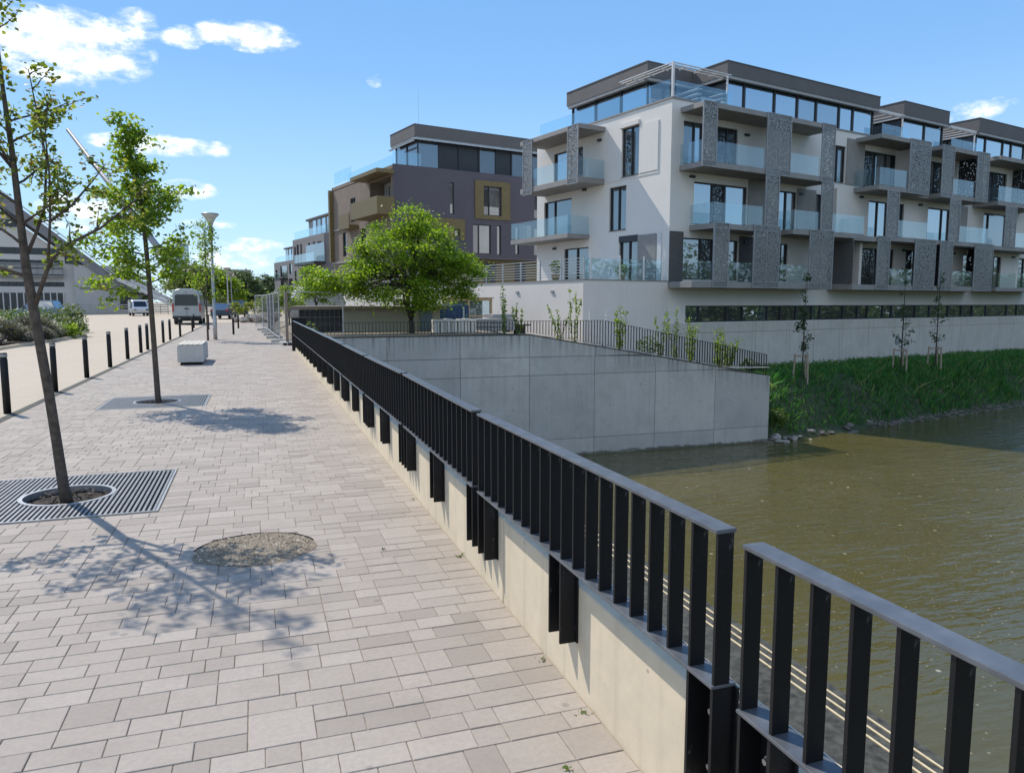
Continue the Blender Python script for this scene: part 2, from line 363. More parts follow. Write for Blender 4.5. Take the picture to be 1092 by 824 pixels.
def watermat():
    m,nt,p=newmat('canal_water'); v=coords(nt)
    n=noise(nt,v,.09,4)
    c=ramp(nt,n,[(.3,(.082,.072,.022)),(.7,(.112,.096,.034))])
    vo=nt.nodes.new('ShaderNodeTexVoronoi'); vo.inputs['Scale'].default_value=1.9; L(nt,v,vo.inputs['Vector'])
    vo2=nt.nodes.new('ShaderNodeTexVoronoi'); vo2.inputs['Scale'].default_value=5; L(nt,v,vo2.inputs['Vector'])
    gate=ramp(nt,noise(nt,v,.5,3),[(.4,(0,0,0)),(.62,(1,1,1))])
    f1=mixc(nt,1.,ramp(nt,vo.outputs['Distance'],[(.06,(1,1,1)),(.10,(0,0,0))]),gate,'MULTIPLY')
    f2=ramp(nt,vo2.outputs['Distance'],[(.08,(.75,.75,.75)),(.12,(0,0,0))])
    c=mixc(nt,f1,c,(.42,.38,.27)); c=mixc(nt,f2,c,(.30,.26,.15))
    L(nt,c,p.inputs['Base Color']); p.inputs['Roughness'].default_value=.03; p.inputs['IOR'].default_value=1.4
    h=noise(nt,coords(nt,(.8,1.9,1)),2.6,3,.5); h2=noise(nt,coords(nt,(.5,1.5,1)),.5,2)
    a=nt.nodes.new('ShaderNodeMath'); a.operation='MULTIPLY_ADD'; L(nt,h2,a.inputs[0]); a.inputs[1].default_value=1.1; L(nt,h,a.inputs[2])
    t3=nt.nodes.new('ShaderNodeTexCoord'); m3=nt.nodes.new('ShaderNodeMapping'); m3.inputs['Rotation'].default_value=(0,0,R(-28)); m3.inputs['Scale'].default_value=(.55,3.1,1); L(nt,t3.outputs['Object'],m3.inputs['Vector'])
    h3=noise(nt,m3.outputs[0],1.15,2,.45); a3=nt.nodes.new('ShaderNodeMath'); a3.operation='MULTIPLY_ADD'; L(nt,h3,a3.inputs[0]); a3.inputs[1].default_value=1.6; L(nt,a.outputs[0],a3.inputs[2]); a=a3
    pm=nt.nodes.new('ShaderNodeMath'); pm.operation='MULTIPLY'; L(nt,a.outputs[0],pm.inputs[0]); L(nt,ramp(nt,noise(nt,v,.11,3),[(.36,(.25,.25,.25)),(.62,(1,1,1))]),pm.inputs[1])
    bump(nt,p,pm.outputs[0],.55,.10); return m
M['water']=watermat()
M['ground']=plain('far_ground',(.30,.26,.20),.95,0,.15,.05)

G1=[(-2.4,6.4,-.8,8.0),(-2.4,12.9,-.8,14.4)]          # tree grates
sheet('ground',M['ground'],[[(-2500,-300,-.09),(1.3,-300,-.09),(1.3,60,-.09),(-2500,60,-.09)],[(-2500,60,-.09),(2500,60,-.09),(2500,4000,-.09),(-2500,4000,-.09)]])
sheet('plaza_paving',M['road'],[[(-60,-20,-.012),(-3.4,-20,-.012),(-3.4,130,-.012),(-60,130,-.012)],[(-3.4,64.2,-.012),(1.3,64.2,-.012),(1.3,130,-.012),(-3.4,130,-.012)]])
sheet('paving_joints',M['bed'],[[(a,b_,-.006),(c,b_,-.006),(c,d,-.006),(a,d,-.006)] for (a,b_,c,d) in ((-3.4,-6,1.3,6.45),(-3.4,6.45,-2.33,7.95),(-.83,6.45,1.3,7.95),(-3.4,7.95,1.3,12.9),(-3.4,12.9,-2.35,14.4),(-.85,12.9,1.3,14.4),(-3.4,14.4,1.3,64.2))])
# promenade paving: every slab has its own bevelled faces
def pave():
    g=.063; nx=73; x0=1.237-nx*g; y0=-1.5; ny=1042
    occ=[bytearray(nx) for _ in range(ny)]
    for (a,b,c,d) in G1:
        for j in range(ny):
            for i in range(nx):
                x=x0+(i+.5)*g; y=y0+(j+.5)*g
                if a<x<c and b<y<d: occ[j][i]=1
    for j in range(ny):
        for i in range(nx):
            x=x0+(i+.5)*g; y=y0+(j+.5)*g
            if (x+.06)**2/.35**2+(y-5.19)**2/.31**2<1: occ[j][i]=1
    rnd=random.Random(3); mb=MB(); jt=.0012; ch=.0025
    def slab(i,j,a,b):
        x=x0+i*g; y=y0+j*g; X=x+a*g; Y=y+b*g
        x+=jt+rnd.uniform(0,.002); y+=jt+rnd.uniform(0,.002); X-=jt; Y-=jt
        z=rnd.uniform(-.0012,.001); dz=rnd.uniform(-.001,.001); dz2=rnd.uniform(-.001,.001)
        n=len(mb.v)
        mb.v.extend([(x,y,-.012),(X,y,-.012),(X,Y,-.012),(x,Y,-.012),(x,y,z-ch),(X,y,z+dz-ch),(X,Y,z+dz+dz2-ch),(x,Y,z+dz2-ch),
               (x+ch,y+ch,z),(X-ch,y+ch,z+dz),(X-ch,Y-ch,z+dz+dz2),(x+ch,Y-ch,z+dz2)])
        for f in ((0,1,5,4),(1,2,6,5),(2,3,7,6),(3,0,4,7),(4,5,9,8),(5,6,10,9),(6,7,11,10),(7,4,8,11),(8,9,10,11)): mb.f.append(tuple(n+k for k in f))
    def free(i,j,a,b): return i+a<=nx and j+b<=ny and not any(occ[j+q][i+p] for q in range(b) for p in range(a))
    def take(i,j,a,b):
        for q in range(b):
            for p in range(a): occ[j+q][i+p]=1
        slab(i,j,a,b)
    bands=[]; j=0
    while j<ny:
        h_=min(rnd.choice((2,2,2,2,2,2,2,3)),ny-j); bands.append((j,h_)); j+=h_
    for bi,(j,bh) in enumerate(bands):
        nxt=bands[bi+1][1] if bi+1<len(bands) else 0
        i=0; prev=0
        while i<nx:
            if occ[j][i]: i+=1; continue
            run=0
            while i+run<nx and not occ[j][i+run]: run+=1
            a=rnd.choice((2,2,3,3,3,3,4,4))
            if a==prev: a=rnd.choice((2,3,4))
            prev=a
            if nxt==2 and bh==2 and rnd.random()<.05 and run>=5:
                w_=rnd.choice((3,4,5))
                if run-w_!=1 and free(i,j,w_,4): take(i,j,w_,4); i+=w_; continue
            a=min(a,run)
            if run-a==1: a+=1
            if free(i,j,a,bh): take(i,j,a,bh); i+=a; continue
            for q in range(bh):              # beside the round patch and the grates: cut pieces
                p=i
                while p<i+a:
                    if not occ[j+q][p]:
                        e=p
                        while e+1<i+a and not occ[j+q][e+1]: e+=1
                        take(p,j+q,e-p+1,1); p=e+1
                    else: p+=1
            i+=a
    return mb.build('pavement',M['paver'])
tag(pave(),kind='structure')
b=MB(); b.box(-3.52,-6,-.03,-3.39,64,-.002); tag(b.build('drain_channel',M['stone']),kind='structure')
sheet('water',M['water'],[[(1.45,-140,-4.3),(240,-140,-4.3),(240,90,-4.3),(20.3,30,-4.3),(20.3,26.7,-4.3),(1.45,26.7,-4.3)]])
# stepped stone footing on the canal side of the parapet
b=MB(); n=MB()
pr=[(8.25,-4.24),(7.9,-4.12),(7.57,-4.0),(7.24,-3.88),(6.9,-3.76)]
b.box(1.38,-8,-4.6,8.25,26.49,-4.24)
for i,(x,z) in enumerate(pr[1:]): b.box(1.38,-8,z-.118,x,26.49,z)
tag(b.build('stepped_footing',M['stone']),'dark stone footing stepping down from the parapet wall into the canal','stone steps')
par=bpy.data.objects['stepped_footing']
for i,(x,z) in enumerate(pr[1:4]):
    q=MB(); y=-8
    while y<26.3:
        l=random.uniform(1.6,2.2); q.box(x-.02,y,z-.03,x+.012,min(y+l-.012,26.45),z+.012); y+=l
    q.build('sunlit_edge',M['sunlit_edge'],par)  # added strips that paint the sunlit lines along the steps

# parapet wall that carries the railing
b=MB(); y=-6.
while y<26.45:
    y2=min(y+4.9,26.47); b.box(1.24,y,-.5,1.385,y2-.012,.47); y=y2
b.box(1.262,-6,-4.6,1.37,26.47,.455)
pw=tag(b.build('parapet_wall',M['parapet'],bevel=.008),'low cream concrete wall under the black railing along the pavement edge','wall')
# ------------------------------------------------------------------ railing sections
RB=MB(); RB.box(-.025,-.0055,.557,.025,.0055,.99); BAR=RB.mesh('bar',M['rail'])
def section(loc,Ls,slope,label,group,rz=0,along=1,bars=None,ends=True,legs=True,tilt=0.):
    t=thing('railing_section',loc,label,'railing',group,rz)
    def sh(mb):
        mb.v=[(x,y,z+slope*y) for x,y,z in mb.v]; return mb
    a=MB(); a.box(-.032,0,.990,.032,Ls,1.002); sh(a).build('top_rail',M['rail_top'],t,bevel=.002)
    a=MB(); a.box(-.034,0,.547,.046,Ls,.557); sh(a).build('bottom_rail',M['rail_top'],t,bevel=.002)
    nb=max(2,round(Ls/.1225)); st=(Ls-.014)/nb
    for i in range(nb+1):
        o=bpy.data.objects.new('bar',BAR); COL.objects.link(o); o.parent=t; yy=.007+i*st; o.location=(0,yy,slope*yy)
    if legs:
        for yy in ((.007,.007+st),(Ls/2-st/2,Ls/2+st/2),(Ls-.007-st,Ls-.007)):
            a=MB()
            for q in yy: a.box(-.028,q-.006,.19,.041,q+.006,.5465)
            a.box(.041,yy[0]-.02,.19,.0488,yy[1]+.02,.5465)
            br=sh(a).build('bracket',M['rail'],t)
            a=MB(); ym=(yy[0]+yy[1])/2
            for zz in (.27,.44):
                a.path([(.041,ym,zz),(.018,ym,zz)],[.014,.014],8); a.path([(.018,ym,zz),(.008,ym,zz)],[.009,.009],6)
            sh(a).build('bolt',M['bolt'],br)
    return t
J=[-3.3,-.8,1.63,4.08,6.35,8.72,11.1,13.45,15.8,18.15,20.5,22.85,24.6,26.3]
names=['section of black railing nearest the camera, at the right picture edge','section of black railing just past the open gap, with bolted brackets at its near end',
 'third section of black railing from the camera, its bars crowding together','fourth section of black railing, from the small step in the handrail above mid wall']
ordn=['fifth','sixth','seventh','eighth','ninth','tenth','eleventh','twelfth']
zt=[0,.033,.036,.027,.044,.04,.045,.04,.04,.035,.03,.03,.025,.02]
for i in range(len(J)-1):
    y0,y1=J[i],J[i+1]
    if i==0: continue
    k=i-1
    lab=names[k] if k<4 else f'{ordn[k-4]} section of black railing counted from the camera, on the cream wall'
    if i==len(J)-2: lab='last and farthest section of the black railing, by the wire site fence'
    section((1.19,y0+.056,zt[i]),y1-y0-.112,{1:.0,2:-.0045,3:.008,4:-.003}.get(i,.0),lab,'railing sections along the promenade wall')
# closing box post at the railing end
b=MB(); b.box(-.1,-.06,-.02,.38,.1,1.10); b.box(-.12,-.08,1.1,.40,.12,1.125)
tag(b.build('end_post',M['rail'],loc=(1.24,26.55,0)),'black box post closing the far end of the railing','post')

# ------------------------------------------------------------------ retaining wall across the canal head
YW=26.5
def topz(x): return .42 if x<9.73 else .42-(x-9.73)*(1.86/10.81)
rw=thing('retaining_wall',(1.3,YW,0),'tall grey concrete retaining wall whose top slopes down to the water','wall')
b=MB(); ox=1.3
core=MB(); core.prism([(1.40-ox,-4.8),(20.60-ox,-4.8),(20.60-ox,topz(20.60)-.012),(9.73-ox,.408),(1.40-ox,.408)],'y',.03,.5); core.build('core',M['joint'],rw)
xs=[1.40,4.35,7.02,9.72,12.42,15.1,17.9,20.61]
def rows(x): return [-4.8,-3.55,-1.05,-.45]
pan=MB(); g=.008
edges=[-4.8,-3.62,-1.12,-.42,9]
for a,c in zip(xs,xs[1:]):
    for lo,hi in zip(edges,edges[1:]):
        za=min(hi,topz(a)); zc=min(hi,topz(c))
        if max(za,zc)<=lo+.04: continue
        za=max(za,lo+.03); zc=max(zc,lo+.03)
        pan.prism([(a+g-ox,lo+g),(c-g-ox,lo+g),(c-g-ox,zc-g),(a+g-ox,za-g)],'y',0,.2)
pan.build('wall_panel',M['retain'],rw,bevel=.004)
th=MB()
for a,c in zip(xs,xs[1:]):
    for fx in (.25,.75):
        for zz in (-3.2,-2.4,-1.6):
            x=a+(c-a)*fx
            if zz<topz(x)-.3: th.path([(x-ox,-.002,zz),(x-ox,.01,zz)],.022,8)
tag(th.build('tie_hole',M['joint'],rw))
cp=MB(); pts=[(1.40,.42),(9.73,.42),(20.62,topz(20.62))]
for (a,za),(c,zc) in zip(pts,pts[1:]):
    cp.hexa([(a-ox,-.02,za),(c-ox,-.02,zc),(c-ox,.5,zc),(a-ox,.5,za),(a-ox,-.02,za+.035),(c-ox,-.02,zc+.035),(c-ox,.5,zc+.035),(a-ox,.5,za+.035)])
cp.build('coping',M['stone'],rw)
b=MB(); b.box(20.30-ox,.51,-4.8,20.6-ox,8.5,-1.62); b.build('return_wall',M['retain'],rw)
# fence on it: its top rail stays level past the start of the slope, then falls towards the water
def ft(x): return .93 if x<12.86 else .93-.197*(x-12.86)
fx=[(1.95,3.55),(3.62,6.0),(6.07,8.5),(8.58,11.05),(11.13,12.82),(12.92,14.55),(14.65,17.1),(17.2,19.65),(19.75,20.5)]
fl=['leftmost short section of the fence on the grey retaining wall','fence section on the retaining wall in front of the beige kiosk','fence section on the retaining wall in front of the pale block row',
'fence section on the retaining wall where its top begins to slope','last level topped fence section, under the lit terrace corner','first sloping fence section on the retaining wall, before the white bar fence',
'second sloping fence section on the retaining wall, before the shaded terrace wall','longest sloping fence section on the retaining wall, left of the grass bank','short lowest fence section at the end of the retaining wall']
for (x0,x1),lb in zip(fx,fl):
    t=thing('railing_section',(x0,YW+.14,0),lb,'railing','fence sections on the retaining wall')
    Lx=x1-x0
    def bar_(za,zb,h,wd,nm):
        a=MB(); a.hexa([(0,-wd,za),(Lx,-wd,zb),(Lx,wd,zb),(0,wd,za),(0,-wd,za+h),(Lx,-wd,zb+h),(Lx,wd,zb+h),(0,wd,za+h)]); a.build(nm,M['rail'],t)
    bar_(ft(x0),ft(x1),.014,.04,'top_rail'); bar_(topz(x0)+.09,topz(x1)+.09,.012,.035,'bottom_rail')
    nb=max(2,round(Lx/.125))
    for q in range(nb+1):
        xx=.008+(Lx-.016)*q/nb; a=MB(); a.box(xx-.006,-.028,topz(x0+xx)+(.04 if q in (0,nb) else .10),xx+.006,.028,ft(x0+xx)); a.build('bar',M['rail'],t)
# terrain behind it
b=MB(); X=[1.3,2.2,5,9.73,12,15,18,20.3,20.6]; Y=[26.9,29,33,40,50,60.5]
def tz(x,y):
    z=.36*min(1,max(0,(x-1.3)/.9)) if x<=9.73 else topz(x)-.06
    return z if y<50 else z*(1-(y-50)/10.5)-.02
for i in range(len(X)-1):
    for j in range(len(Y)-1):
        b.quad((X[i],Y[j],tz(X[i],Y[j])),(X[i+1],Y[j],tz(X[i+1],Y[j])),(X[i+1],Y[j+1],tz(X[i+1],Y[j+1])),(X[i],Y[j+1],tz(X[i],Y[j+1])))
tag(b.build('site_ground',plain('site_soil',(.20,.165,.12),.95,0,.3,1.5,.4)),kind='structure')
# ================================================================== WHITE APARTMENT BUILDING
# local frame: x along the canal front, y away from it (the left face is the plane x = 0)
bd=thing('apartment_building',(20.68,35.18,0),'white apartment building with grey perforated screens and glass balconies above the canal','building',rz=R(13))
PI=math.pi
def MF(a,d,z): return (a,-d,z)         # canal front: a along x, d outwards
def ML(a,d,z): return (-d,a,z)         # left face:  a along y, d outwards
def mbox(mb,Mp,a0,a1,d0,d1,z0,z1):
    p=Mp(a0,d0,z0); q=Mp(a1,d1,z1); mb.box(*p,*q)
def wall_open(Mp,a0,a1,z0,z1,ops,depth=.16):
    mb=MB(); As=sorted({a0,a1,*[o[0] for o in ops],*[o[1] for o in ops]}); Zs=sorted({z0,z1,*[o[2] for o in ops],*[o[3] for o in ops]})
    for i in range(len(As)-1):
        for j in range(len(Zs)-1):
            ca=(As[i]+As[i+1])/2; cz=(Zs[j]+Zs[j+1])/2
            if any(o[0]<ca<o[1] and o[2]<cz<o[3] for o in ops): continue
            mb.quad(Mp(As[i],0,Zs[j]),Mp(As[i+1],0,Zs[j]),Mp(As[i+1],0,Zs[j+1]),Mp(As[i],0,Zs[j+1]))
    for (p,q,r,s) in [o[:4] for o in ops]:
        for (u,v,x,y) in ((p,r,q,r),(q,r,q,s),(q,s,p,s),(p,s,p,r)):
            mb.quad(Mp(u,0,v),Mp(x,0,y),Mp(x,-depth,y),Mp(u,-depth,v))
    return mb
def window(par,Mp,a0,a1,z0,z1,mull=(),pane='pane',depth=.16,sill=True,fw_=.055,transom=None,name='window'):
    a0+=.003;a1-=.003;z0+=.003;z1-=.003
    fr=MB(); d0,d1=-depth,-depth+.07
    mbox(fr,Mp,a0,a0+fw_,d0,d1,z0,z1); mbox(fr,Mp,a1-fw_,a1,d0,d1,z0,z1)
    mbox(fr,Mp,a0+fw_,a1-fw_,d0,d1,z1-fw_,z1); mbox(fr,Mp,a0+fw_,a1-fw_,d0,d1,z0,z0+fw_)
    for m in mull:
        x=a0+(a1-a0)*m; mbox(fr,Mp,x-fw_*.7,x+fw_*.7,d0,d1,z0+fw_,z1-fw_)
    if transom: zt_=z0+(z1-z0)*transom; mbox(fr,Mp,a0+fw_,a1-fw_,d0+.01,d1-.01,zt_-.02,zt_+.02)
    f=fr.build(name,M['frame'],par)
    cuts=[0,*mull,1]
    for c0,c1 in zip(cuts,cuts[1:]):
        pn=MB(); mbox(pn,Mp,a0+(a1-a0)*c0+.01,a0+(a1-a0)*c1-.01,-depth-.03,-depth-.005,z0+.02,z1-.02)
        pn.build('pane',M[pane] if isinstance(pane,str) else M[pane[0]],f)
        if not isinstance(pane,str): pane=pane[1:]+pane[:1]
    if sill:
        s=MB(); mbox(s,Mp,a0-.03,a1+.03,-depth+.07,.045,z0-.035,z0-.004); s.build('sill',M['slab'],f)
    return f
TL=50.
# --- canal front openings (a0,a1,z0,z1,mullions,pane)
W=[(.85,2.31,8.85,11.05,(.6,),('pane','pane3')),(3.25,4.95,8.85,11.05,(.55,),('pane','pane')),(13.3,14.55,8.95,11.15,(.45,),('pane3','pane')),
 (16.42,19.98,8.85,11.15,(.36,.7),('pane','pane3','pane')),(23.62,25.66,8.85,11.2,(.5,),('pane2','pane')),(31.28,34.3,8.85,11.2,(.4,),('pane3','pane')),(38.2,40.5,8.85,11.2,(.5,),'pane'),(43.2,46,8.85,11.1,(.5,),'pane'),
 (1.71,5.85,5.78,8.02,(.36,.58),('pane3','pane','pane3')),(8.44,10.1,5.78,8.07,(.5,),('pane3','pane2')),(11.87,12.55,5.78,8.1,(),'pane3'),(13.44,14.02,5.95,8.14,(),'pane'),
 (17.18,19.4,5.78,8.1,(.5,),('pane3','pane3')),(20.3,21.1,5.78,8.12,(),'pane'),(23.96,26.9,5.78,8.1,(.66,),('pane3','pane3')),(31.3,34.9,5.6,8.2,(.25,),('pane','pane')),(37.6,40,5.7,8.1,(.5,),'pane3'),(43,46.5,5.7,8.1,(.5,),'pane'),
 (1.0,3.34,2.85,5.05,(.6,),('pane2','pane')),(4.32,5.25,2.85,5.05,(),'pane2'),(8.47,9.52,2.85,5.05,(.5,),('pane3','pane')),(13.58,15.0,2.75,5.12,(.35,),('pane','pane')),
 (16.55,18.55,2.75,5.1,(),'pane'),(19.43,20.25,2.75,5.1,(),'pane'),(21.6,22.95,2.75,5.15,(),'pane'),(24.85,26.1,2.75,5.15,(.5,),('pane2','pane')),(28.85,30.7,2.75,5.1,(.5,),'pane'),(32.5,34.3,2.75,5.06,(.5,),('pane3','pane')),(37,39,2.75,5.06,(.5,),'pane'),(42,45,2.75,5.06,(.5,),'pane')]
B0,B1=.54,1.45
band=[(1.3,49.5,B0,B1)]
ops=[o[:4] for o in W]+band
wall_open(MF,0,TL,.5,12.05,ops).build('wall',M['render'],bd)
for o in W: window(bd,MF,*o[:4],mull=o[4],pane=o[5],sill=o[2]>8.9 or o[2]==5.95)
# --- basement band window
mx=[2.4,4.6,5.9,8.0,9.2,10.6,12.1,12.9,15.2,16.7,17.8,19.5,20.5,23.3,25.1,27.5,29.3,30.8,32.8,35.9,37.5,40.2,43,46]
ws=[(m-1.3)/48.2 for m in mx]
pat=['pane3','pane','pane','pane3','pane','pane','pane','pane3','pane','pane','pane']
window(bd,MF,1.3,49.5,B0,B1,ws,[pat[i%len(pat)] for i in range(len(ws)+1)],sill=False,name='basement_window')
# --- base wall of concrete panels
b=MB(); x=-.01
for x2 in (1.6,4.2,6.9,9.6,12.2,15,17.8,20.6,23.4,26.2,29,31.8,34.6,37.4,40.2,43,46,50):
    for z0,z1 in ((-3.4,-.05),(-.03,.50)): mbox(b,MF,x+.012,x2-.012,-.3,.06,z0,z1)
    x=x2
b.build('base_wall',M['base'],bd,bevel=.006)
b=MB(); mbox(b,MF,0,TL,-.28,.035,-3.4,.49); b.build('base_joint',M['joint'],bd)
c=MB(); c.path([(21.1-.0,-.062,-.95),(21.1,-.10,-.95)],.30,18); c.build('round_cover',M['grey'],bd)
# --- left face
WL=[(2.5,3.95,8.6,11.25,(.5,),('pane','pane3')),(3.5,4.98,5.7,8.15,(.5,),('pane','pane')),(2.46,4.05,2.76,5.35,(.5,),('pane','pane')),
 (7.55,10.6,8.8,10.95,(.45,),('pane','pane3')),(8.65,11.65,5.75,8.05,(.65,),('pane','pane')),(6.9,9.4,2.76,4.95,(.5,),('pane','pane'))]
LS=12.5
wall_open(ML,0,LS,.5,12.05,[o[:4] for o in WL]).build('wall',M['render'],bd)
for o in WL: window(bd,ML,*o[:4],mull=o[4],pane=o[5],sill=o[2] in (8.6,5.7))
b=MB(); b.quad((0,LS,.5),(TL,LS,.5),(TL,LS,12.05),(0,LS,12.05)); b.quad((TL,0,-3),(TL,LS,-3),(TL,LS,12.05),(TL,0,12.05)); b.build('rear_wall',M['render'],bd)
b=MB(); b.box(.25,.25,11.9,TL-.05,LS-.05,12.0); b.build('roof_terrace',M['slab'],bd)
# parapet caps, string courses, shutter panels
b=MB(); mbox(b,MF,-.06,TL+.02,-.35,.06,12.052,12.13); mbox(b,ML,.352,LS+.02,-.35,.06,12.052,12.13); b.build('parapet_cap',M['slab'],bd)
b=MB(); mbox(b,ML,.9,5.2,0,.03,8.46,8.52); b.build('string_course',M['render'],bd)
for (a0,a1,z0,z1,mt) in ((.95,2.42,8.62,11.2,'render'),(.55,.85,2.8,5.3,'white'),(.95,2.42,2.8,5.3,'slab')):
    b=MB(); mbox(b,ML,a0,a1,.003,.05,z0,z1); b.build('shutter_panel',M[mt],bd)
b=MB(); mbox(b,ML,2.46,4.05,.005,.12,11.26,11.5); b.build('blind_box',M['render'],bd); b=MB(); mbox(b,ML,2.46,4.05,-.05,.03,5.0,5.34); b.build('blind_box',M['frame'],bd)
# perforated / dark cladding panels on the canal front
for (a0,a1,z0,z1,mt) in ((14.62,16.40,8.9,11.68,'slab'),(5.9,7.5,5.85,8.5,'slab'),(10.12,11.8,5.85,8.3,'slab'),(27.75,28.95,5.85,8.45,'slab'),(.012,.97,2.62,5.35,'darkpanel'),(5.3,8.4,2.8,5.3,'darkpanel'),(15.1,16.5,2.5,5.3,'slab')):
    b=MB(); mbox(b,MF,a0,a1,.004,.06,z0,z1); b.build('cladding_panel',M[mt],bd)
# wall lamps over the balcony doors
for a,z in ((5.6,10.85),(1.5,8.25),(10.4,8.0),(16.3,8.25),(22.9,8.2),(5.8,5.0),(21.3,5.1),(27.4,5.1),(36,5.1),(28.3,10.9)):
    b=MB(); mbox(b,MF,a-.16,a+.16,.002,.14,z-.07,z+.05); b.build('wall_lamp',M['frame'],bd)
for a,z in ((5.9,11.0),(7.3,8.35),(10.4,5.05)):
    b=MB(); mbox(b,ML,a-.14,a+.14,.002,.14,z-.07,z+.05); b.build('wall_lamp',M['frame'],bd)
# --- balconies on the canal front
D=1.72
def balcony(Mp,a0,a1,zt,d=D,th=.28,glass=(),screens=(),sides=(),roof=None,rail=1.05,glz=None):
    b=MB(); mbox(b,Mp,a0,a1,.005,d,zt-th,zt); o=b.build('balcony',M['slab'],bd,bevel=.01)
    for g0,g1 in glass:
        n=max(1,round((g1-g0)/1.35)); st=(g1-g0)/n
        for i in range(n):
            q=MB(); mbox(q,Mp,g0+i*st+.012,g0+(i+1)*st-.012,d-.035,d-.018,zt-.12 if 0 else zt+.02,zt+rail); q.build('glass_railing',M['bal'],o)
    for sa in sides:
        q=MB(); mbox(q,Mp,sa-.008,sa+.008,.05,d-.06,zt+.02,zt+rail); q.build('glass_railing',M['bal'],o)
    for s0,s1,z0,z1 in screens:
        q=MB(); mbox(q,Mp,s0,s1,d+.012,d+.045,z0,z1); q.build('perforated_screen',M['screen'],o)
        q=MB(); e=.04
        mbox(q,Mp,s0-.02,s0+e,d+.005,d+.06,z0,z1); mbox(q,Mp,s1-e,s1+.02,d+.005,d+.06,z0,z1)
        mbox(q,Mp,s0+e,s1-e,d+.005,d+.06,z1-e,z1); mbox(q,Mp,s0+e,s1-e,d+.005,d+.06,z0,z0+e)
        zm=z0+.30
        if z1-z0>2: mbox(q,Mp,s0+e,s1-e,d+.008,d+.058,zm,zm+.035); mbox(q,Mp,s0+e,s1-e,d+.008,d+.058,z1-.3,z1-.265)
        if s1-s0>1.5: mbox(q,Mp,(s0+s1)/2-.02,(s0+s1)/2+.02,d+.009,d+.057,z0+e,z1-e)
        q.build('screen_frame',M['grey'],o)
    if roof:
        q=MB(); mbox(q,Mp,roof[0],roof[1],.005,d,roof[2],roof[3]); q.build('balcony_roof',M['slab'],o,bevel=.01)
    return o
balcony(MF,.6,11.0,8.74,glass=[(1.45,5.2),(7.18,9.82)],sides=[.62],screens=[(.46,1.43,8.46,11.66),(5.22,7.16,8.46,11.68),(9.84,11.0,8.46,11.68)],roof=(.6,11.0,11.40,11.66))
balcony(MF,15.5,20.8,8.74,glass=[(15.52,18.48)],sides=[15.52],screens=[(18.5,20.8,8.46,11.8)],roof=(15.5,20.8,11.5,11.76))
balcony(MF,22.2,28.05,8.74,glass=[(23.62,26.48)],screens=[(22.2,23.6,8.5,11.82),(26.5,28.05,8.5,11.82)],roof=(22.2,28.05,11.52,11.80))
balcony(MF,29.62,36.6,8.74,glass=[(29.64,35.0)],sides=[29.64],screens=[(35.1,36.6,8.5,11.85)],roof=(29.62,36.6,11.58,11.86))
balcony(MF,38.4,44.,8.74,glass=[(38.42,42.4)],sides=[38.42],screens=[(42.5,44,8.5,11.85)],roof=(38.4,44,11.58,11.86))
balcony(MF,20.82,22.18,8.72,d=1.0,glass=[])
balcony(MF,1.4,6.4,5.70,glass=[(1.42,5.24)],sides=[1.42],screens=[(5.26,6.34,5.78,8.44)])
balcony(MF,7.7,14.2,5.70,glass=[(7.72,9.98),(11.08,14.18)],sides=[7.72,14.18],screens=[(10.0,11.06,5.78,8.44)])
balcony(MF,16.4,29.36,5.70,glass=[(17.64,20.95),(24.8,28.6)],sides=[28.6],screens=[(16.38,17.62,5.72,8.46),(23.44,24.74,5.72,8.46)])
balcony(MF,29.42,37,5.62,glass=[(32.4,36.9)],screens=[(30.75,32.32,5.6,8.46)])
balcony(MF,39,45,5.66,glass=[(39.1,44)],sides=[39.1])
balcony(MF,-.02,11.24,2.70,d=1.74,th=.32,glass=[(.05,1.40),(2.54,4.42),(6.56,9.08)],screens=[(1.42,2.52,2.4,5.72),(4.44,6.53,2.4,5.76),(9.10,11.23,2.4,5.74)],rail=1.02)
balcony(MF,13.3,29.36,2.70,d=1.74,th=.32,glass=[(16.9,19.6),(24.1,26.88)],screens=[(15.58,16.87,2.4,5.68),(19.63,22.0,2.4,5.68),(22.55,24.07,2.4,5.68),(26.9,29.36,2.4,5.68)],rail=1.02)
balcony(MF,30.2,38.,2.70,glass=[(30.3,33),(33.2,37)],rail=1.02)
b=MB(); mbox(b,MF,13.3,16.36,.005,D-.02,5.32,5.62); b.build('balcony_roof',M['slab'],bd)
b=MB(); mbox(b,MF,13.26,13.32,.01,1.70,2.72,5.31); b.build('side_screen',M['darkpanel'],bd)
for a,z0,z1 in ((27.4,8.76,11.5),(20.9,8.76,11.4),(22.98,2.72,5.4),(29.3,2.72,5.4),(35.0,8.76,11.5)):
    b=MB(); mbox(b,MF,a-.03,a+.03,.07,1.6,z0,z1); b.build('partition_screen',M['screen_dark'],bd)
# white fins between flats
for a,z0,z1 in ((19.9,8.76,11.4),(15.1,2.4,5.3),(12.6,5.72,8.4)):
    b=MB(); mbox(b,MF,a-.12,a+.12,.005,1.0,z0,z1); b.build('fin_wall',M['render'],bd)
# --- balconies on the left face
balcony(ML,5.44,11.6,8.74,d=1.9,th=.32,glass=[(6.5,10.2)],sides=[5.46],screens=[(5.46,6.46,8.36,11.64),(10.2,11.2,8.30,11.64)],roof=(5.44,11.6,11.40,11.66))
balcony(ML,6.83,13.2,5.68,d=1.62,th=.27,glass=[(6.85,13.15)],sides=[6.85,13.15])
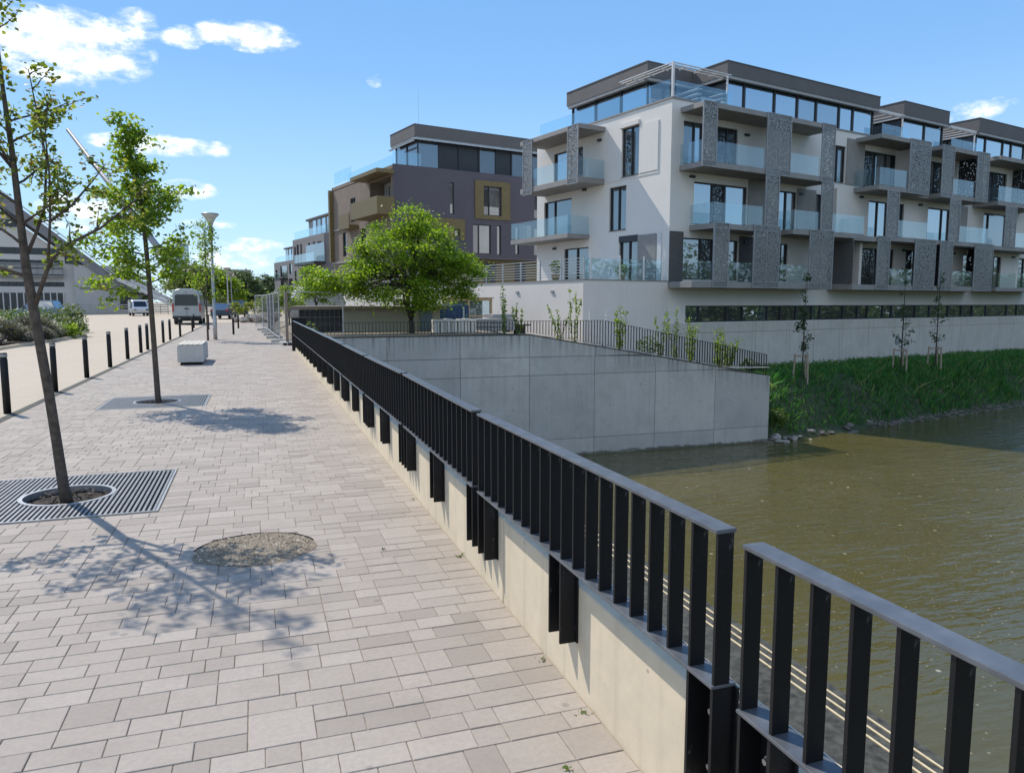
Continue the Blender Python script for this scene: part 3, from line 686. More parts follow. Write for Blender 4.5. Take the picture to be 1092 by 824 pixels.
# --- penthouse
def pent(x0,y0,x1,y1,ztop,zs=14.0,ov=.55,panes=('pane3','pane3','pane4','pane4')):
    r=MB(); r.box(x0-ov,y0-ov,zs,x1+ov*.3,y1,ztop); r.box(x0-ov-.03,y0-ov-.03,ztop,x1+ov*.3+.03,y1,ztop+.05)
    o=r.build('penthouse_roof',M['roof'],bd)
    q=MB(); q.box(x0-ov+.12,y0-ov+.03,zs-.16,x1,y0-ov+.26,zs-.005); q.box(x0-ov+.03,y0-ov+.28,zs-.16,x0-ov+.26,y1-.1,zs-.005); q.build('sun_blind_box',M['rooflite'],o)
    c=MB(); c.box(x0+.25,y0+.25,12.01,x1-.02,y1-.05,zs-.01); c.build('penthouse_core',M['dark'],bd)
    n=max(2,int((x1-x0)/1.75)); cuts=[i/n+random.uniform(-.25,.25)/n for i in range(1,n)]
    def MX(a,d,z): return (a,y0-d,z)
    def MY(a,d,z): return (x0-d,a,z)
    window(bd,MX,x0,x1,12.02,zs-.01,cuts,[random.choice(panes) for _ in range(n)],sill=False,name='penthouse_window',fw_=.09,depth=.1)
    n=max(2,int((y1-y0)/1.8)); window(bd,MY,y0,y1,12.02,zs-.01,[i/n for i in range(1,n)],[random.choice(panes) for _ in range(n)],sill=False,name='penthouse_window',fw_=.08,depth=.1)
pent(4.75,.75,18.4,11.5,14.72,ov=.32)
pent(21.5,.75,26.6,11.5,14.85,ov=.32)
pent(31.0,.75,46,11.5,14.95,ov=.32)
pent(1.35,3.4,4.4,10.6,14.80,ov=.38)
b=MB(); b.box(18.45,4.2,12.01,21.4,11,14.3); b.box(26.7,4.2,12.01,30.9,11,14.3); b.build('penthouse_link',M['roof'],bd)
# rooftop glass balustrade
def balus(Mp,a0,a1,d,z0=12.15,h=.92,name='rooftop_glass'):
    n=max(1,round((a1-a0)/1.5)); st=(a1-a0)/n
    for i in range(n):
        q=MB(); mbox(q,Mp,a0+i*st+.01,a0+(i+1)*st-.01,d-.008,d+.008,z0,z0+h); q.build(name,M['bal2'],bd)
balus(MF,.4,4.6,-.22); balus(MF,18.5,21.4,-.22); balus(MF,26.7,30.9,-.22); balus(ML,.4,LS,-.22,h=.98)
b=MB(); mbox(b,ML,12.52,13.2,-2,1.8,11.66,11.72)
# pergola of white steel on the roof corner
pg=MB()
pg.box(.24,.24,12.14,.36,.36,13.98); pg.box(4.3,.3,12.14,4.38,.38,13.9)
for k in range(4):
    q=.3+k*.17; zz=13.93-.05*(k%2)
    pg.box(q,q-.03,zz,4.6,q+.03,zz+.05)
    pg.box(q-.03,q+.035,zz,q+.03,4.6,zz+.05)
for q in (1.3,2.4,3.5): pg.box(q-.03,.3,13.84,q+.03,.9,13.878); pg.box(.3,q-.03,13.84,.9,q+.03,13.878)
pg.build('pergola',M['white'],bd)
for y0,y1,xx in ((.3,2.6,2.35),(.3,1.3,4.2)):
    pg=MB()
    for z in (12.4,12.65,12.9): pg.box(xx-.25,y0,z,xx+.1,y1,z+.035)
    pg.build('louvre_screen',M['white'],bd)
for xa,xb in ((18.4,21.3),(26.9,30.4)):
    pg=MB()
    for z in (13.84,13.94):
        for y in (.45,.62): pg.box(xa,y-.03,z,xb,y+.03,z+.05)
    x=xa+.2
    while x<xb: pg.box(x-.03,.45,13.78,x+.03,3,13.838); x+=.8
    pg.box(xb-.1,.5,12.15,xb-.02,.58,13.83)
    pg.build('pergola',M['white'],bd)
# --- raised terrace in front of the left face
b=MB(); b.box(-5.6,0,-2.2,-.002,45,2.72); b.build('terrace_block',M['terrace'],bd)
b=MB(); b.box(-5.64,-.04,2.722,-.01,45,2.77); b.build('terrace_edge',M['slab'],bd)
for y in (2.6,6,14,19.5,25.,31): 
    b=MB(); b.box(-5.66,y-.12,2.1,-5.605,y+.12,2.24); b.build('drain_spout',M['grey'],bd)
b=MB()
for y in [.1+1.93*i for i in range(22)]: b.box(-5.5,y-.03,2.77,-5.44,y+.03,3.84)
for z in (2.92,3.06,3.20,3.34,3.48,3.62,3.78): b.box(-5.49,.1,z,-5.455,40.6,z+.035)
b.build('terrace_railing',M['galv'],bd)
b=MB()
for x in (-5.05,-3.2,-1.6,-.3): b.box(x-.035,.10,2.77,x+.035,.15,3.98)
b.build('terrace_post',M['white'],bd)
balus(lambda a,d,z:(a,.125-d,z),-5.4,-.35,0,2.80,1.0,'terrace_glass')
# ------------------------------------------------------------------ things on the terrace
def loc(x,y,z):
    c,s=math.cos(R(13)),math.sin(R(13)); return (20.68+x*c-y*s,35.18+x*s+y*c,z)
t=thing('garden_table',loc(-3.25,1.0,2.77),'small white table standing at the terrace edge behind the glass','table',rz=R(13))
b=MB(); b.box(-.45,-.35,.68,.45,.35,.72); b.build('tabletop',M['white'],t)
for x in (-.38,.38):
    for y in (-.28,.28):
        b=MB(); b.tube((x,y,0),(x*.95,y*.95,.68),.02); b.build('leg',M['white'],t)
def leaves(mb,c,r,n,size,rnd=random,flat=1.):
    for _ in range(n):
        while True:
            d=Vector((rnd.uniform(-1,1),rnd.uniform(-1,1),rnd.uniform(-1,1)))
            if d.length<=1: break
        p=Vector(c)+Vector((d.x*r[0],d.y*r[1],d.z*r[2])); leaf(mb,p,size*rnd.uniform(.6,1.25),rnd,flat)
def leaf(mb,p,s,rnd=random,flat=1.):
    a=Vector((rnd.gauss(0,1),rnd.gauss(0,1),rnd.gauss(0,1)*.7)).normalized(); up_=Vector((rnd.gauss(0,.6),rnd.gauss(0,.6),flat))
    e=a.cross(up_)
    if e.length<1e-3: e=Vector((1,0,0))
    e.normalize(); e*=s*.36; a=a*s*.5
    n=len(mb.v); mb.v+=[tuple(p-a),tuple(p+e-a*.1),tuple(p+a),tuple(p-e-a*.1)]; mb.f.append((n,n+1,n+2,n+3))
for i,(x,s_,lb) in enumerate(((-2.35,.55,'low planter of green herbs beside the white table on the terrace'),(-5.0,.8,'green potted plant behind the terrace railing bars by the door'))):
    t=thing('potted_plant',loc(x,1.0 if i==0 else 3.2,2.77),lb,'plant')
    b=MB(); b.lathe([(.16,0),(.24,.34),(.26,.36),(.22,.36),(.2,.30)],n=14); b.build('pot',M['timber'],t,True)
    b=MB(); leaves(b,(0,0,.34+s_*.45),(.36,.36,s_*.45),220,.14); b.build('foliage',M['grassy'],t)
# low white bar fence under the terrace wall
t=thing('bar_fence',loc(-7.1,-2.5,-.35),'low white fence of horizontal bars below the terrace wall','fence',rz=R(13))
b=MB()
for x in (0,.95,1.9): b.box(x-.03,-.03,0,x+.03,.03,1.6)
b.build('post',M['white'],t)
b=MB()
for k in range(7): b.box(.0,-.02,.25+k*.21,1.9,.02,.30+k*.21)
b.build('bar',M['white'],t)
# ================================================================== OTHER BUILDINGS
def frameobj(name,O,rz,label,cat): return thing(name,(O[0],O[1],0),label,cat,rz=R(rz))
# --- purple apartment building behind
bd_save=bd
pb=frameobj('apartment_building',(10.8,61.41),13,'dark purple apartment building with bronze window surround behind the green tree','building')
PW=[(5.12,5.52,9.0,11.6,(),'pane2'),(8.35,10.13,9.1,11.55,(.35,),('pane','pane2')),(7.31,9.09,5.8,8.28,(.35,),('pane','pane2')),(9.71,10.12,5.75,8.31,(),'pane2'),(11.62,12.,5.85,8.3,(),'pane2'),(13.6,15.4,9.1,11.5,(.5,),'pane'),(13.6,15.4,5.8,8.3,(.5,),'pane'),(5.55,6.0,7.2,7.75,(),'pane2')]
wall_open(MF,0,22,5.45,12.65,[o[:4] for o in PW]).build('wall',M['purple'],pb)
for o in PW: window(pb,MF,*o[:4],mull=o[4],pane=o[5],sill=False)
b=MB()
for (a0,a1,z0,z1) in ((7.5,8.34,8.76,12.0),(10.14,11.02,8.76,12.0),(8.34,10.14,11.56,12.0),(8.34,10.14,8.76,9.09)): mbox(b,MF,a0,a1,.005,.10,z0,z1)
b.build('bronze_surround',M['gold_screen'],pb)
b=MB()
for (a0,a1,z0,z1) in ((1.2,5.53,6.9,8.62),(6.02,6.5,6.9,8.62),(5.53,6.02,7.77,8.62)): mbox(b,MF,a0,a1,.005,.08,z0,z1)
b.build('bronze_surround',M['gold_screen'],pb)
b=MB(); b.box(.6,1.0,0,21.9,12,5.44); b.build('recessed_base',M['gold_screen'],pb)
for x in (9,12.2,15):
    b=MB(); b.box(x,.93,2.9,x+1.1,.995,5.1); b.build('door',M['frame'],pb)
b=MB(); b.box(0,.03,5.40,22,15,5.449); b.build('soffit',M['slab'],pb)
# left side: brown-grey wing with bronze loggias
WLp=[(8.6,9.9,8.9,11.0,(.5,),'pane'),(6.2,7.4,5.9,8.1,(.5,),'pane'),(11.2,12.2,5.9,8.1,(),'pane')]
LW=[(.4,5.0,9.0,11.75),(8.6,9.9,8.9,11.0),(6.2,7.4,5.9,8.1),(11.2,12.2,5.9,8.1)]
wall_open(ML,0,15,0,12.2,LW,depth=1.3).build('wall',M['brownbrick'],pb)
for o in WLp: window(pb,ML,*o[:4],mull=o[4],pane=o[5],sill=False,depth=.15)
b=MB(); b.box(1.32,.3,8.9,1.38,5.1,11.8); b.build('loggia_wall',M['greylight'],pb)
window(pb,lambda a,d,z:(1.31-d,a,z),.9,3.9,9.05,11.4,(.5,),('pane3','pane'),sill=False,depth=.02)
b=MB(); b.quad((0,15,0),(22,15,0),(22,15,12.6),(0,15,12.6)); b.quad((22,0,0),(22,15,0),(22,15,12.6),(22,0,12.6)); b.box(.05,.05,12.3,21.9,14.9,12.6); b.build('rear_wall',M['brownbrick'],pb)
b=MB(); mbox(b,ML,-.3,5.7,.01,1.5,8.62,8.98); mbox(b,ML,-.3,5.7,1.42,1.5,8.98,10.0); mbox(b,ML,-.3,-.22,.01,1.42,8.98,10.0); b.build('bronze_balcony',M['gold_screen'],pb)
b=MB(); mbox(b,ML,-.3,5.7,.01,1.5,11.85,12.15); b.build('balcony_roof',M['gold_screen'],pb)
b=MB(); mbox(b,ML,7.9,10.6,.01,.9,8.2,8.5); mbox(b,ML,7.9,10.6,.82,.9,8.5,9.5); b.build('bronze_balcony',M['gold_screen'],pb)
b=MB(); mbox(b,ML,14.6,15.0,.005,.4,5.5,12.3); b.build('bronze_fin',M['gold_screen'],pb)
b=MB(); mbox(b,ML,5.8,15,.003,.12,5.3,5.5); mbox(b,ML,10.7,14.5,.003,.1,8.4,8.55); b.build('string_course',M['slab'],pb)
bd=pb
pent(2.9,1.5,21.5,6.2,16.2,15.25,ov=.45,panes=('pane5','pane5','frame','pane','pane5'))
balus(MF,.1,2.6,-.2,12.7,1.0); balus(ML,.3,11,-.2,12.3,1.1); balus(ML,5.9,10.4,1.3,12.2,1.0)
b=MB()
b.box(2.2,.9,14.98,22,1.0,15.12); b.box(2.2,.9,14.8,2.35,6,14.9); b.build('sun_louvre',M['galv'],pb)
b=MB(); b.path([(4.2,4,16.2),(4.2,4,19.8)],.012,5); b.build('aerial',M['galv'],pb)
bd=bd_save
# --- two grey apartment blocks further along
def block(O,L0,Wd,H,ph,label,wins,bals,mt,prof):
    g=frameobj('apartment_building',O,13,label,'building')
    wall_open(ML,0,L0,0,H,[o[:4] for o in wins]).build('wall',M[mt],g)
    for o in wins: window(g,ML,*o[:4],mull=o[4],pane='pane',sill=False)
    b=MB(); b.quad((0,0,0),(Wd,0,0),(Wd,0,H),(0,0,H)); b.quad((0,L0,0),(Wd,L0,0),(Wd,L0,H),(0,L0,H)); b.quad((Wd,0,0),(Wd,L0,0),(Wd,L0,H),(Wd,0,H)); b.box(.03,.03,H-.2,Wd-.03,L0-.03,H-.05); b.build('wall',M[mt],g)
    for (s0,s1,z) in bals:
        b=MB(); mbox(b,ML,s0,s1,.01,1.5,z-.3,z); o=b.build('balcony',M['frame'],g)
        q=MB(); mbox(q,ML,s0,s1,1.44,1.46,z+.02,z+1.05); q.build('glass_railing',M['bal'],o)
        q=MB(); mbox(q,ML,s0+.3,s1-.3,.012,.05,z+.02,z+2.3); q.build('balcony_door',M['pane5'],o)
    p0,p1=prof
    b=MB(); b.box(1.2,p0,H-.04,Wd-.5,p1,ph-.25); b.build('penthouse_wall',M['greylight'],g)
    b=MB(); b.box(.9,p0-.3,ph-.24,Wd-.3,p1+.3,ph); b.build('penthouse_roof',M['roof'],g)
    n=int((p1-p0)/1.9)
    for i in range(n):
        q=MB(); a=p0+.2+i*1.9; q.box(1.12,a,H+.05,1.19,a+1.25,ph-.35); q.build('penthouse_window',M['pane3' if i%2 else 'pane'],g)
    q=MB()
    for i in range(5): q.box(1.6+i*2.4,p0-.07,H+.05,3.2+i*2.4,p0-.005,ph-.35)
    q.build('penthouse_window',M['pane'],g)
    q=MB(); mbox(q,ML,.1,L0,-.3,-.28,H,H+1.05); mbox(q,MF,.4,Wd,-.3,-.28,H,H+1.05); q.build('rooftop_glass',M['bal2'],g)
    return g
block((8.1,93.9),13.4,18,9.9,12.4,'grey apartment block with curved white balconies left of the purple one',
 [(1.,2.6,7.0,9.0,(.5,)),(3.6,4.3,6.9,9.1,()),(9.2,9.9,6.4,9.2,()),(10.6,11.6,6.6,9.2,()),(12.0,12.8,6.4,9.,()),(9.2,9.9,3.2,5.8,()),(12.,12.9,3.2,5.8,()),(5.6,6.4,7,9.1,())],
 [(-.5,7.6,6.5),(-.5,7.6,3.3)],'greybldg',(0.6,9.9))
block((6.9,137.5),14.3,18,9.0,11.6,'smallest and farthest grey apartment block at the end of the row',
 [(2,4.4,3.2,5.8,(.5,)),(2.2,4,6.6,8.4,()),(8,10,6.2,8.2,(.5,)),(8,10,3,5.6,(.5,)),(12,13.4,5.6,7.6,())],
 [(5,9,5.9)],'greybldg',(0.6,10.4))
# --- kiosk
k=thing('kiosk',(1.75,33.6,.0),'low flat roofed beige kiosk with dark louvres behind the railing end','kiosk',rz=R(-6))
b=MB(); b.box(.05,.05,-.1,6.1,4,1.32); b.build('wall',M['kiosk'],k)
b=MB(); b.box(-.35,-.35,1.324,6.4,4.2,1.47); b.build('roof',M['brownbrick'],k,bevel=.02)
lv=MB()
for i in range(11): lv.box(.1,-.03,.12+i*.11,1.75,.045,.19+i*.11)
lv.build('louvre',M['frame'],k)
b=MB(); b.box(.06,.0,.1,1.8,.047,1.315); b.build('louvre_back',M['dark'],k)
b=MB(); b.box(-.0,.1,.1,.047,2.4,1.3); b.build('louvre_back',M['frame'],k)
b=MB(); b.box(5.2,-.02,-.08,5.75,.047,1.31); b.build('door',M['bluegrey'],k)
t=thing('site_container',(6.95,34.6,.0),'blue steel site container standing at the right of the beige kiosk','container',rz=R(-6))
b=MB()
b.box(0,0,0,2.6,2.2,1.5); b.build('body',M['blue'],t)
b=MB()
for i in range(14): b.box(.1+i*.18,-.025,.1,.18+i*.18,-.003,1.4)
b.build('corrugation',M['blue'],t)
b=MB(); b.box(.2,-.06,.1,.28,-.028,1.4); b.box(2.3,-.06,.1,2.38,-.028,1.4); b.build('locking_bar',M['galv'],t)
# site clutter
t=thing('site_shed',(9.9,39.2,.1),'timber framed shed with clear panes standing against the terrace wall','shed',rz=R(8))
b=MB()
for x in (0,1.0,2.35):
    b.box(x-.06,-.06,0,x+.06,.06,1.62); 
b.box(-.06,-.06,1.62,2.41,.06,1.74); b.box(.06,-.04,.75,2.29,.04,.83); b.build('frame',M['timber'],t)
b=MB(); b.box(-.1,-.12,1.745,2.5,1.2,1.80); b.build('roof',M['timber'],t)
for x0,x1 in ((.06,.94),(1.06,2.29)):
    b=MB(); b.box(x0,-.02,.83,x1,.02,1.62); b.build('pane',M['bal2'],t)
b=MB(); b.box(0,1.1,0,2.35,1.16,1.74); b.build('back_panel',M['greylight'],t)
t=thing('block_row',(7.15,31.3,.3),'row of pale concrete blocks standing upright right of the dark tree trunk','blocks')
for i in range(7):
    b=MB(); b.box(i*.27,0,0,i*.27+.24,.5,.60+.02*(i%3)); b.build('block',M['clothbag'],t,bevel=.02)
for i,(x,y,h,lb) in enumerate(((9.6,33.5,3,'stack of grey concrete slabs on timber behind the fence'),(10.6,34.2,4,'taller stack of grey slabs in front of the timber shed'))):
    t=thing('slab_stack',(x,y,.2),lb,'stack',rz=R(10*i))
    b=MB()
    for q in range(h): b.box(0+.03*q,0,.1+q*.2,1.3,.9,.27+q*.2)
    b.build('slab',M['greylight'],t,bevel=.01)
    b=MB(); b.box(.1,0,0,.25,.9,.098); b.box(1.0,0,0,1.15,.9,.098); b.build('timber_bearer',M['timber'],t)
t=thing('cable_drum',(12.3,35,.0),'dark cable drum lying behind the fence left of the shrubs','drum')
b=MB(); b.lathe([(.55,0),(.55,.06),(.3,.06),(.3,.5),(.55,.5),(.55,.56)],n=20); b.build('drum',M['barkd'],t)
t=thing('tent',(4.7,61.5,.4),'rounded pale grey tent roof behind the small lime tree','tent')
b=MB(); b.lathe([(2.2,0),(2.15,1.2),(1.9,2.0),(1.3,2.55),(.6,2.8),(.02,2.86)],n=24); b.build('canvas',M['greylight'],t,True)
# --- white building with sloping roof on the left
lb=frameobj('public_building',(-17.,122.),12,'long pale building with a steep sloping metal roof at the left edge','building')
Wn=[(-15.6,-13.3,11.7,12.7),(-15.8,-8.35,8.1,9.0),(-15.8,-8.3,6.95,7.35),(-15.8,-8.3,3.75,4.4),(-8.1,-6.2,6.95,8.4)]
mb=wall_open(MF,-40,-7.1,0,9.2,[tuple(x) for x in Wn if x[2]<9]); mb.build('wall',M['leftwhite'],lb)
b=MB(); b.prism([(-40,9.2),(-9.4,9.2),(-15,13.6),(-40,13.6)],'y',0.0,8); b.build('gable_wall',M['leftwhite'],lb)
for (a0,a1,z0,z1) in Wn:
    if z0>9:
        b=MB(); b.box(a0,-.06,z0,a1,-.004,z1); b.build('window',M['pane6'],lb); continue
    n=max(2,int((a1-a0)/.9)); window(lb,MF,a0,a1,z0,z1,[i/n for i in range(1,n)],'pane6',sill=False)
b=MB(); b.box(-16,-1.0,5.05,-8.35,-.004,5.25); b.box(-16,-1.0,6.75,-8.35,-.9,6.85); b.box(-16,-1.,5.25,-8.35,-.95,5.45); b.build('balcony',M['slab'],lb)
for x in (-15,-13.2,-11.4,-9.6,-8.4):
    b=MB(); b.box(x-.05,-.99,5.25,x+.05,-.9,6.75); b.build('post',M['slab'],lb)
b=MB(); b.box(-16,-.9,5.46,-8.4,-.88,6.7); b.build('balcony_panel',M['greylight'],lb)
b=MB(); b.box(-7.1,-1.2,0,0.6,8,6.75); b.build('wing',M['leftgrey'],lb)
b=MB(); b.box(-6.5,-1.26,3.4,.3,-1.204,3.75); b.build('wing_band',M['slab'],lb)
def slopebox(mb,x0,z0,x1,z1,th,y0,y1):
    mb.hexa([(x0,y0,z0-th),(x1,y0,z1-th),(x1,y1,z1-th),(x0,y1,z0-th),(x0,y0,z0),(x1,y0,z1),(x1,y1,z1),(x0,y1,z0)])
b=MB(); slopebox(b,-24,23.4,1.2,2.5,1.5,-1.5,9); b.build('sloping_roof',M['slate'],lb)
for q in ((-11.5,13.1,-8.7,10.75),(-7.4,9.66,-4.6,7.36),(-3.6,6.5,-.6,4.1)):
    b=MB(); slopebox(b,*q,.12,-1.9,-1.51); b.build('rooflight',M['white'],lb)
b=MB(); slopebox(b,-24,23.9,1.2,3.0,.18,-1.6,-1.4); slopebox(b,-24,23.9,1.2,3.0,.18,8.9,9.1); b.build('roof_edge',M['galv'],lb)
# inclined mast and the stair of the footbridge
b=MB()
for z in (5.3,6.2,6.72): b.box(-16,-1.06,z,-8.35,-1.0,z+.09)
b.build('balcony_rail',M['frame'],lb)
b=MB(); b.prism([(-8.0,7.0),(-4.4,7.0),(-8.0,9.15)],'y',-.35,-.28); b.build('gable_glazing',M['pane6'],lb)
b=MB(); b.box(-1.6,-1.28,.6,.2,-1.21,3.1); b.build('entrance',M['pane6'],lb)
b=MB(); b.box(-16,-.05,.4,-8.6,-.01,2.9); b.build('ground_floor_glazing',M['pane6'],lb)
b=MB()
for i in range(10): b.box(-15.6+i*.78,-.14,.3,-15.45+i*.78,-.055,3.0)
b.build('pier',M['leftwhite'],lb)
t=thing('metal_fence',(-24.5,112,0),'low grey metal fence along the foot of the pale building','fence',rz=R(12))
b=MB()
for i in range(15): b.box(i*.95-.04,-.04,0,i*.95+.04,.04,1.25)
b.build('post',M['grey'],t)
b=MB()
for z in (.2,.55,.9,1.2): b.box(0,-.03,z,13.3,.03,z+.12)
b.build('rail',M['greylight'],t)
t=thing('inclined_mast',(-10.98,163.27,0),'long slanting steel mast rising from behind the silver van','mast')
b=MB(); b.path([(.6,.3,0),(0,0,2.4),(-23.3,11.9,35.9)],[.85,.8,.34],12); b.build('tube',M['grey'],t,True)
b=MB(); b.path([(-2.0,0,0),(-3.4,1,6.4)],[.25,.2],8); b.build('strut',M['galv'],t)
st=thing('footbridge_stair',(-12.0,118,0),'white sided stair ramp sloping down towards the silver van','stair')
for dx,dz in ((0,0),(1.6,-.3)):
    b=MB(); slopebox(b,-6.2+dx,5.2+dz,2.4+dx*.6,.7,.55,-.3+dx,.1+dx); b.build('stringer',M['white'],st)
b=MB(); slopebox(b,-6.2,4.9,2.4,.4,.3,.12,1.3); b.build('flight',M['slab'],st)
b=MB()
for i in range(9): x=-6+i*1.0; z=5.2-(x+6.2)*.523; b.tube((x,0,z),(x,0,z+1.0),.03)
slopebox(b,-6.2,6.2,2.4,1.7,.06,-.03,.03); b.build('handrail',M['galv'],st)
# blue grey tower far away
t=frameobj('tower_block',(-29.,331),8,'blue grey tower block far behind the trees left of the street lamp','building')
b=MB(); b.box(0,0,0,7.6,9,16.6); b.box(0,.5,16.6,4.5,8,25); b.build('wall',M['towerblue'],t)
b=MB()
for z in (4,7.2,10.4,13.6): b.box(.3,-.08,z,7.3,-.01,z+1.4)
b.build('window_band',M['pane'],t)
b=MB(); b.box(.3,.42,18,4.2,.49,24); b.build('window_band',M['pane3'],t)
t=frameobj('office_block',(-3.5,300),8,'small grey roofed block far off above the avenue trees','building')
b=MB(); b.box(-16,0,0,2,10,12.6); b.build('wall',M['greybldg'],t)
b=MB(); b.box(-16.5,-.5,12.6,2.5,10,13.6); b.build('roof',M['greylight'],t)
b=MB()
for z in (3,6.4,9.6): b.box(-15,-.08,z,1,-.01,z+1.5)
b.build('window_band',M['pane'],t)
# ================================================================== VEGETATION
def wander(rnd,p,d,Ln,n,jit,lift):
    pts=[Vector(p)]; d=Vector(d).normalized()
    for i in range(n):
        d=(d+Vector((rnd.gauss(0,jit),rnd.gauss(0,jit),rnd.gauss(0,jit)+lift))).normalized()
        pts.append(pts[-1]+d*(Ln/n))
    return pts
def street_tree(name,base,trunk,limbs,label,leafm,rnd,twl,nleaf,lsize,barkm='bark',group=None,auto=(),trk=8,clump=.09,drop=0.,flat=.7,lead=.8):
    """trunk: [(x,y,z,r)] relative to base; limbs: explicit point lists with start radius; auto: (z, azimuth, length, rise)"""
    t=thing(name,base,label,'tree',group)
    wood=MB(); crown=MB()
    wood.path([p[:3] for p in trunk],[p[3] for p in trunk],trk)
    def at(z):
        for a,b in zip(trunk,trunk[1:]):
            if a[2]<=z<=b[2]:
                f=(z-a[2])/(b[2]-a[2]); return Vector((a[0]+(b[0]-a[0])*f,a[1]+(b[1]-a[1])*f,z)), a[3]+(b[3]-a[3])*f
        return Vector(trunk[-1][:3]),trunk[-1][3]
    lim=[(list(map(Vector,l[0])),l[1]) for l in limbs]
    for z,az_,Ln,rise in auto:
        p,r=at(z); lim.append((wander(rnd,p,(math.cos(az_),math.sin(az_),rise),Ln,6,.10,.03),min(r*.55,.006+Ln*.011)))
    tips=[]
    for pts,r in lim:
        n=len(pts); wood.path(pts,[r*(1-.75*i/(n-1)) for i in range(n)],6)
        Ltot=sum((b-a).length for a,b in zip(pts,pts[1:]))
        k=max(3,int(Ltot/twl*2.4))
        for q in range(k):
            f=.22+.78*(q+rnd.random())/k; s=f*(n-1); i=min(n-2,int(s)); p=pts[i].lerp(pts[i+1],s-i); d=(pts[i+1]-pts[i]).normalized()
            side=d.cross(Vector((rnd.gauss(0,1),rnd.gauss(0,1),rnd.gauss(0,1)))).normalized()
            tw=wander(rnd,p,d*.6+side,twl*rnd.uniform(.45,1.1)*(1.15-.5*f),4,.22,.08)
            wood.path(tw,[r*.28+.002,r*.22+.002,.003,.0025,.0018],4,False)
            tips+=tw[1:]
        tips+=pts[-2:]
    # the leader itself carries twigs
    z0=trunk[-1][2]*.62
    for q in range(14):
        z=z0+(trunk[-1][2]-z0)*(q+.5)/14; p,r=at(z); a=rnd.uniform(0,6.28)
        tw=wander(rnd,p,(math.cos(a),math.sin(a),.8),twl*lead,4,.2,.05); wood.path(tw,[.006,.005,.004,.003,.002],4,False); tips+=tw[1:]
    tips.append(Vector(trunk[-1][:3]))
    for _ in range(nleaf):
        p=rnd.choice(tips)+Vector((rnd.gauss(0,clump),rnd.gauss(0,clump),rnd.gauss(0,clump*flat)-drop)); leaf(crown,p,lsize*rnd.uniform(.55,1.3),rnd,.7)
    wood.build('trunk',M[barkm],t,True); crown.build('crown',M[leafm],t)
    return t
rnd=random.Random(11)
# near young tree, left edge
T1=[(-.0,0,-.05,.050),(-.02,0,.1,.043),(-.05,.006,.5,.039),(-.08,0,.9,.038),(-.12,.008,1.3,.037),(-.15,0,1.62,.037),(-.18,0,1.95,.033),(-.2,0,2.4,.026),(-.22,0,2.85,.021),(-.25,0,3.3,.016),(-.27,0,3.75,.011),(-.30,0,4.15,.006)]
l1=[([(-.14,0,1.6),(-.06,-.05,1.80),(.02,-.1,1.98),(.15,-.15,2.10),(.41,-.2,2.24),(.62,-.22,2.42),(.78,-.2,2.55)],.021),
    ([(-.18,0,2.0),(-.10,.03,2.2),(-.03,.05,2.42),(0,.08,2.8),(-.05,.1,3.16),(-.09,.1,3.5)],.016),
    ([(.0,-.1,1.96),(.04,-.12,2.3),(.06,-.14,2.65),(.05,-.14,2.95),(.09,-.16,3.2)],.012),
    ([(.03,-.12,2.28),(.2,-.12,2.42),(.36,-.12,2.62),(.46,-.12,2.76)],.013),
    ([(-.19,0,2.25),(-.35,-.05,2.42),(-.6,-.1,2.6),(-.85,-.12,2.75)],.014),
    ([(-.17,0,1.85),(-.45,.1,1.95),(-.75,.15,2.05),(-1.0,.1,2.2)],.015),
    ([(-.22,0,2.7),(-.42,-.1,3.0),(-.6,-.15,3.3)],.014)]
au=[(2.1+.16*i,rnd.uniform(0,6.28),rnd.uniform(.45,.8)*(1-.05*i),.55) for i in range(7)]
street_tree('street_tree',(-1.56,7.06,0),T1,l1,'sparse young street tree with a leaning trunk in the nearest metal grate','leaf1',rnd,.30,3300,.046,auto=au,group='young trees in metal grates',clump=.042,trk=10)
# second young tree
T2=[(0,0,-.05,.055),(-.02,0,.1,.046),(-.04,0,1.2,.041),(-.06,0,2.1,.037),(-.09,0,2.9,.033),(-.14,0,3.6,.024),(-.25,0,4.1,.016),(-.37,0,4.6,.007)]
au=[(1.75,3.3,.85,.15),(1.95,.3,.5,.5),(2.0,2.3,.8,.3),(2.1,4.4,.8,.3),(2.2,5.6,.75,.4),(2.3,1.2,.8,.4),(2.4,3.0,.95,.25),(2.5,.1,.6,.35),(2.55,4.9,.8,.35),(2.7,2.2,.85,.4),(2.75,3.6,.8,.5),(2.85,.9,.75,.5),(2.95,5.5,.75,.5),(3.05,0.05,.75,.6),(3.1,2.9,.7,.6),(3.2,4.4,.4,.7),(3.3,1.5,.36,.8),(3.5,3.2,.28,.9),(3.6,0.,.3,.9),(3.8,2,.22,1),(4.0,5,.22,1),(4.2,.5,.2,1)]
street_tree('street_tree',(-1.56,13.55,0),T2,[],'young leafy maple with a thin straight trunk in the second metal grate','leaf2',rnd,.38,7600,.074,auto=au,group='young trees in metal grates',clump=.10,drop=.02,flat=.38,lead=.45)
# third, by the lamp
T3=[(0,0,-.05,.05),(.0,0,1.5,.04),(.03,0,3,.03),(.06,0,4.3,.02),(.02,0,5.0,.008)]
au=[(1.7+.18*i,rnd.uniform(0,6.28),(.95-.035*i)*rnd.uniform(.6,1.1),.7) for i in range(18)]
street_tree('street_tree',(-1.98,34.92,0),T3,[],'slim young tree with open crown growing beside the funnel shaped street lamp','leaf2',rnd,.4,1700,.10,auto=au,group='young trees in metal grates',clump=.13,trk=6)
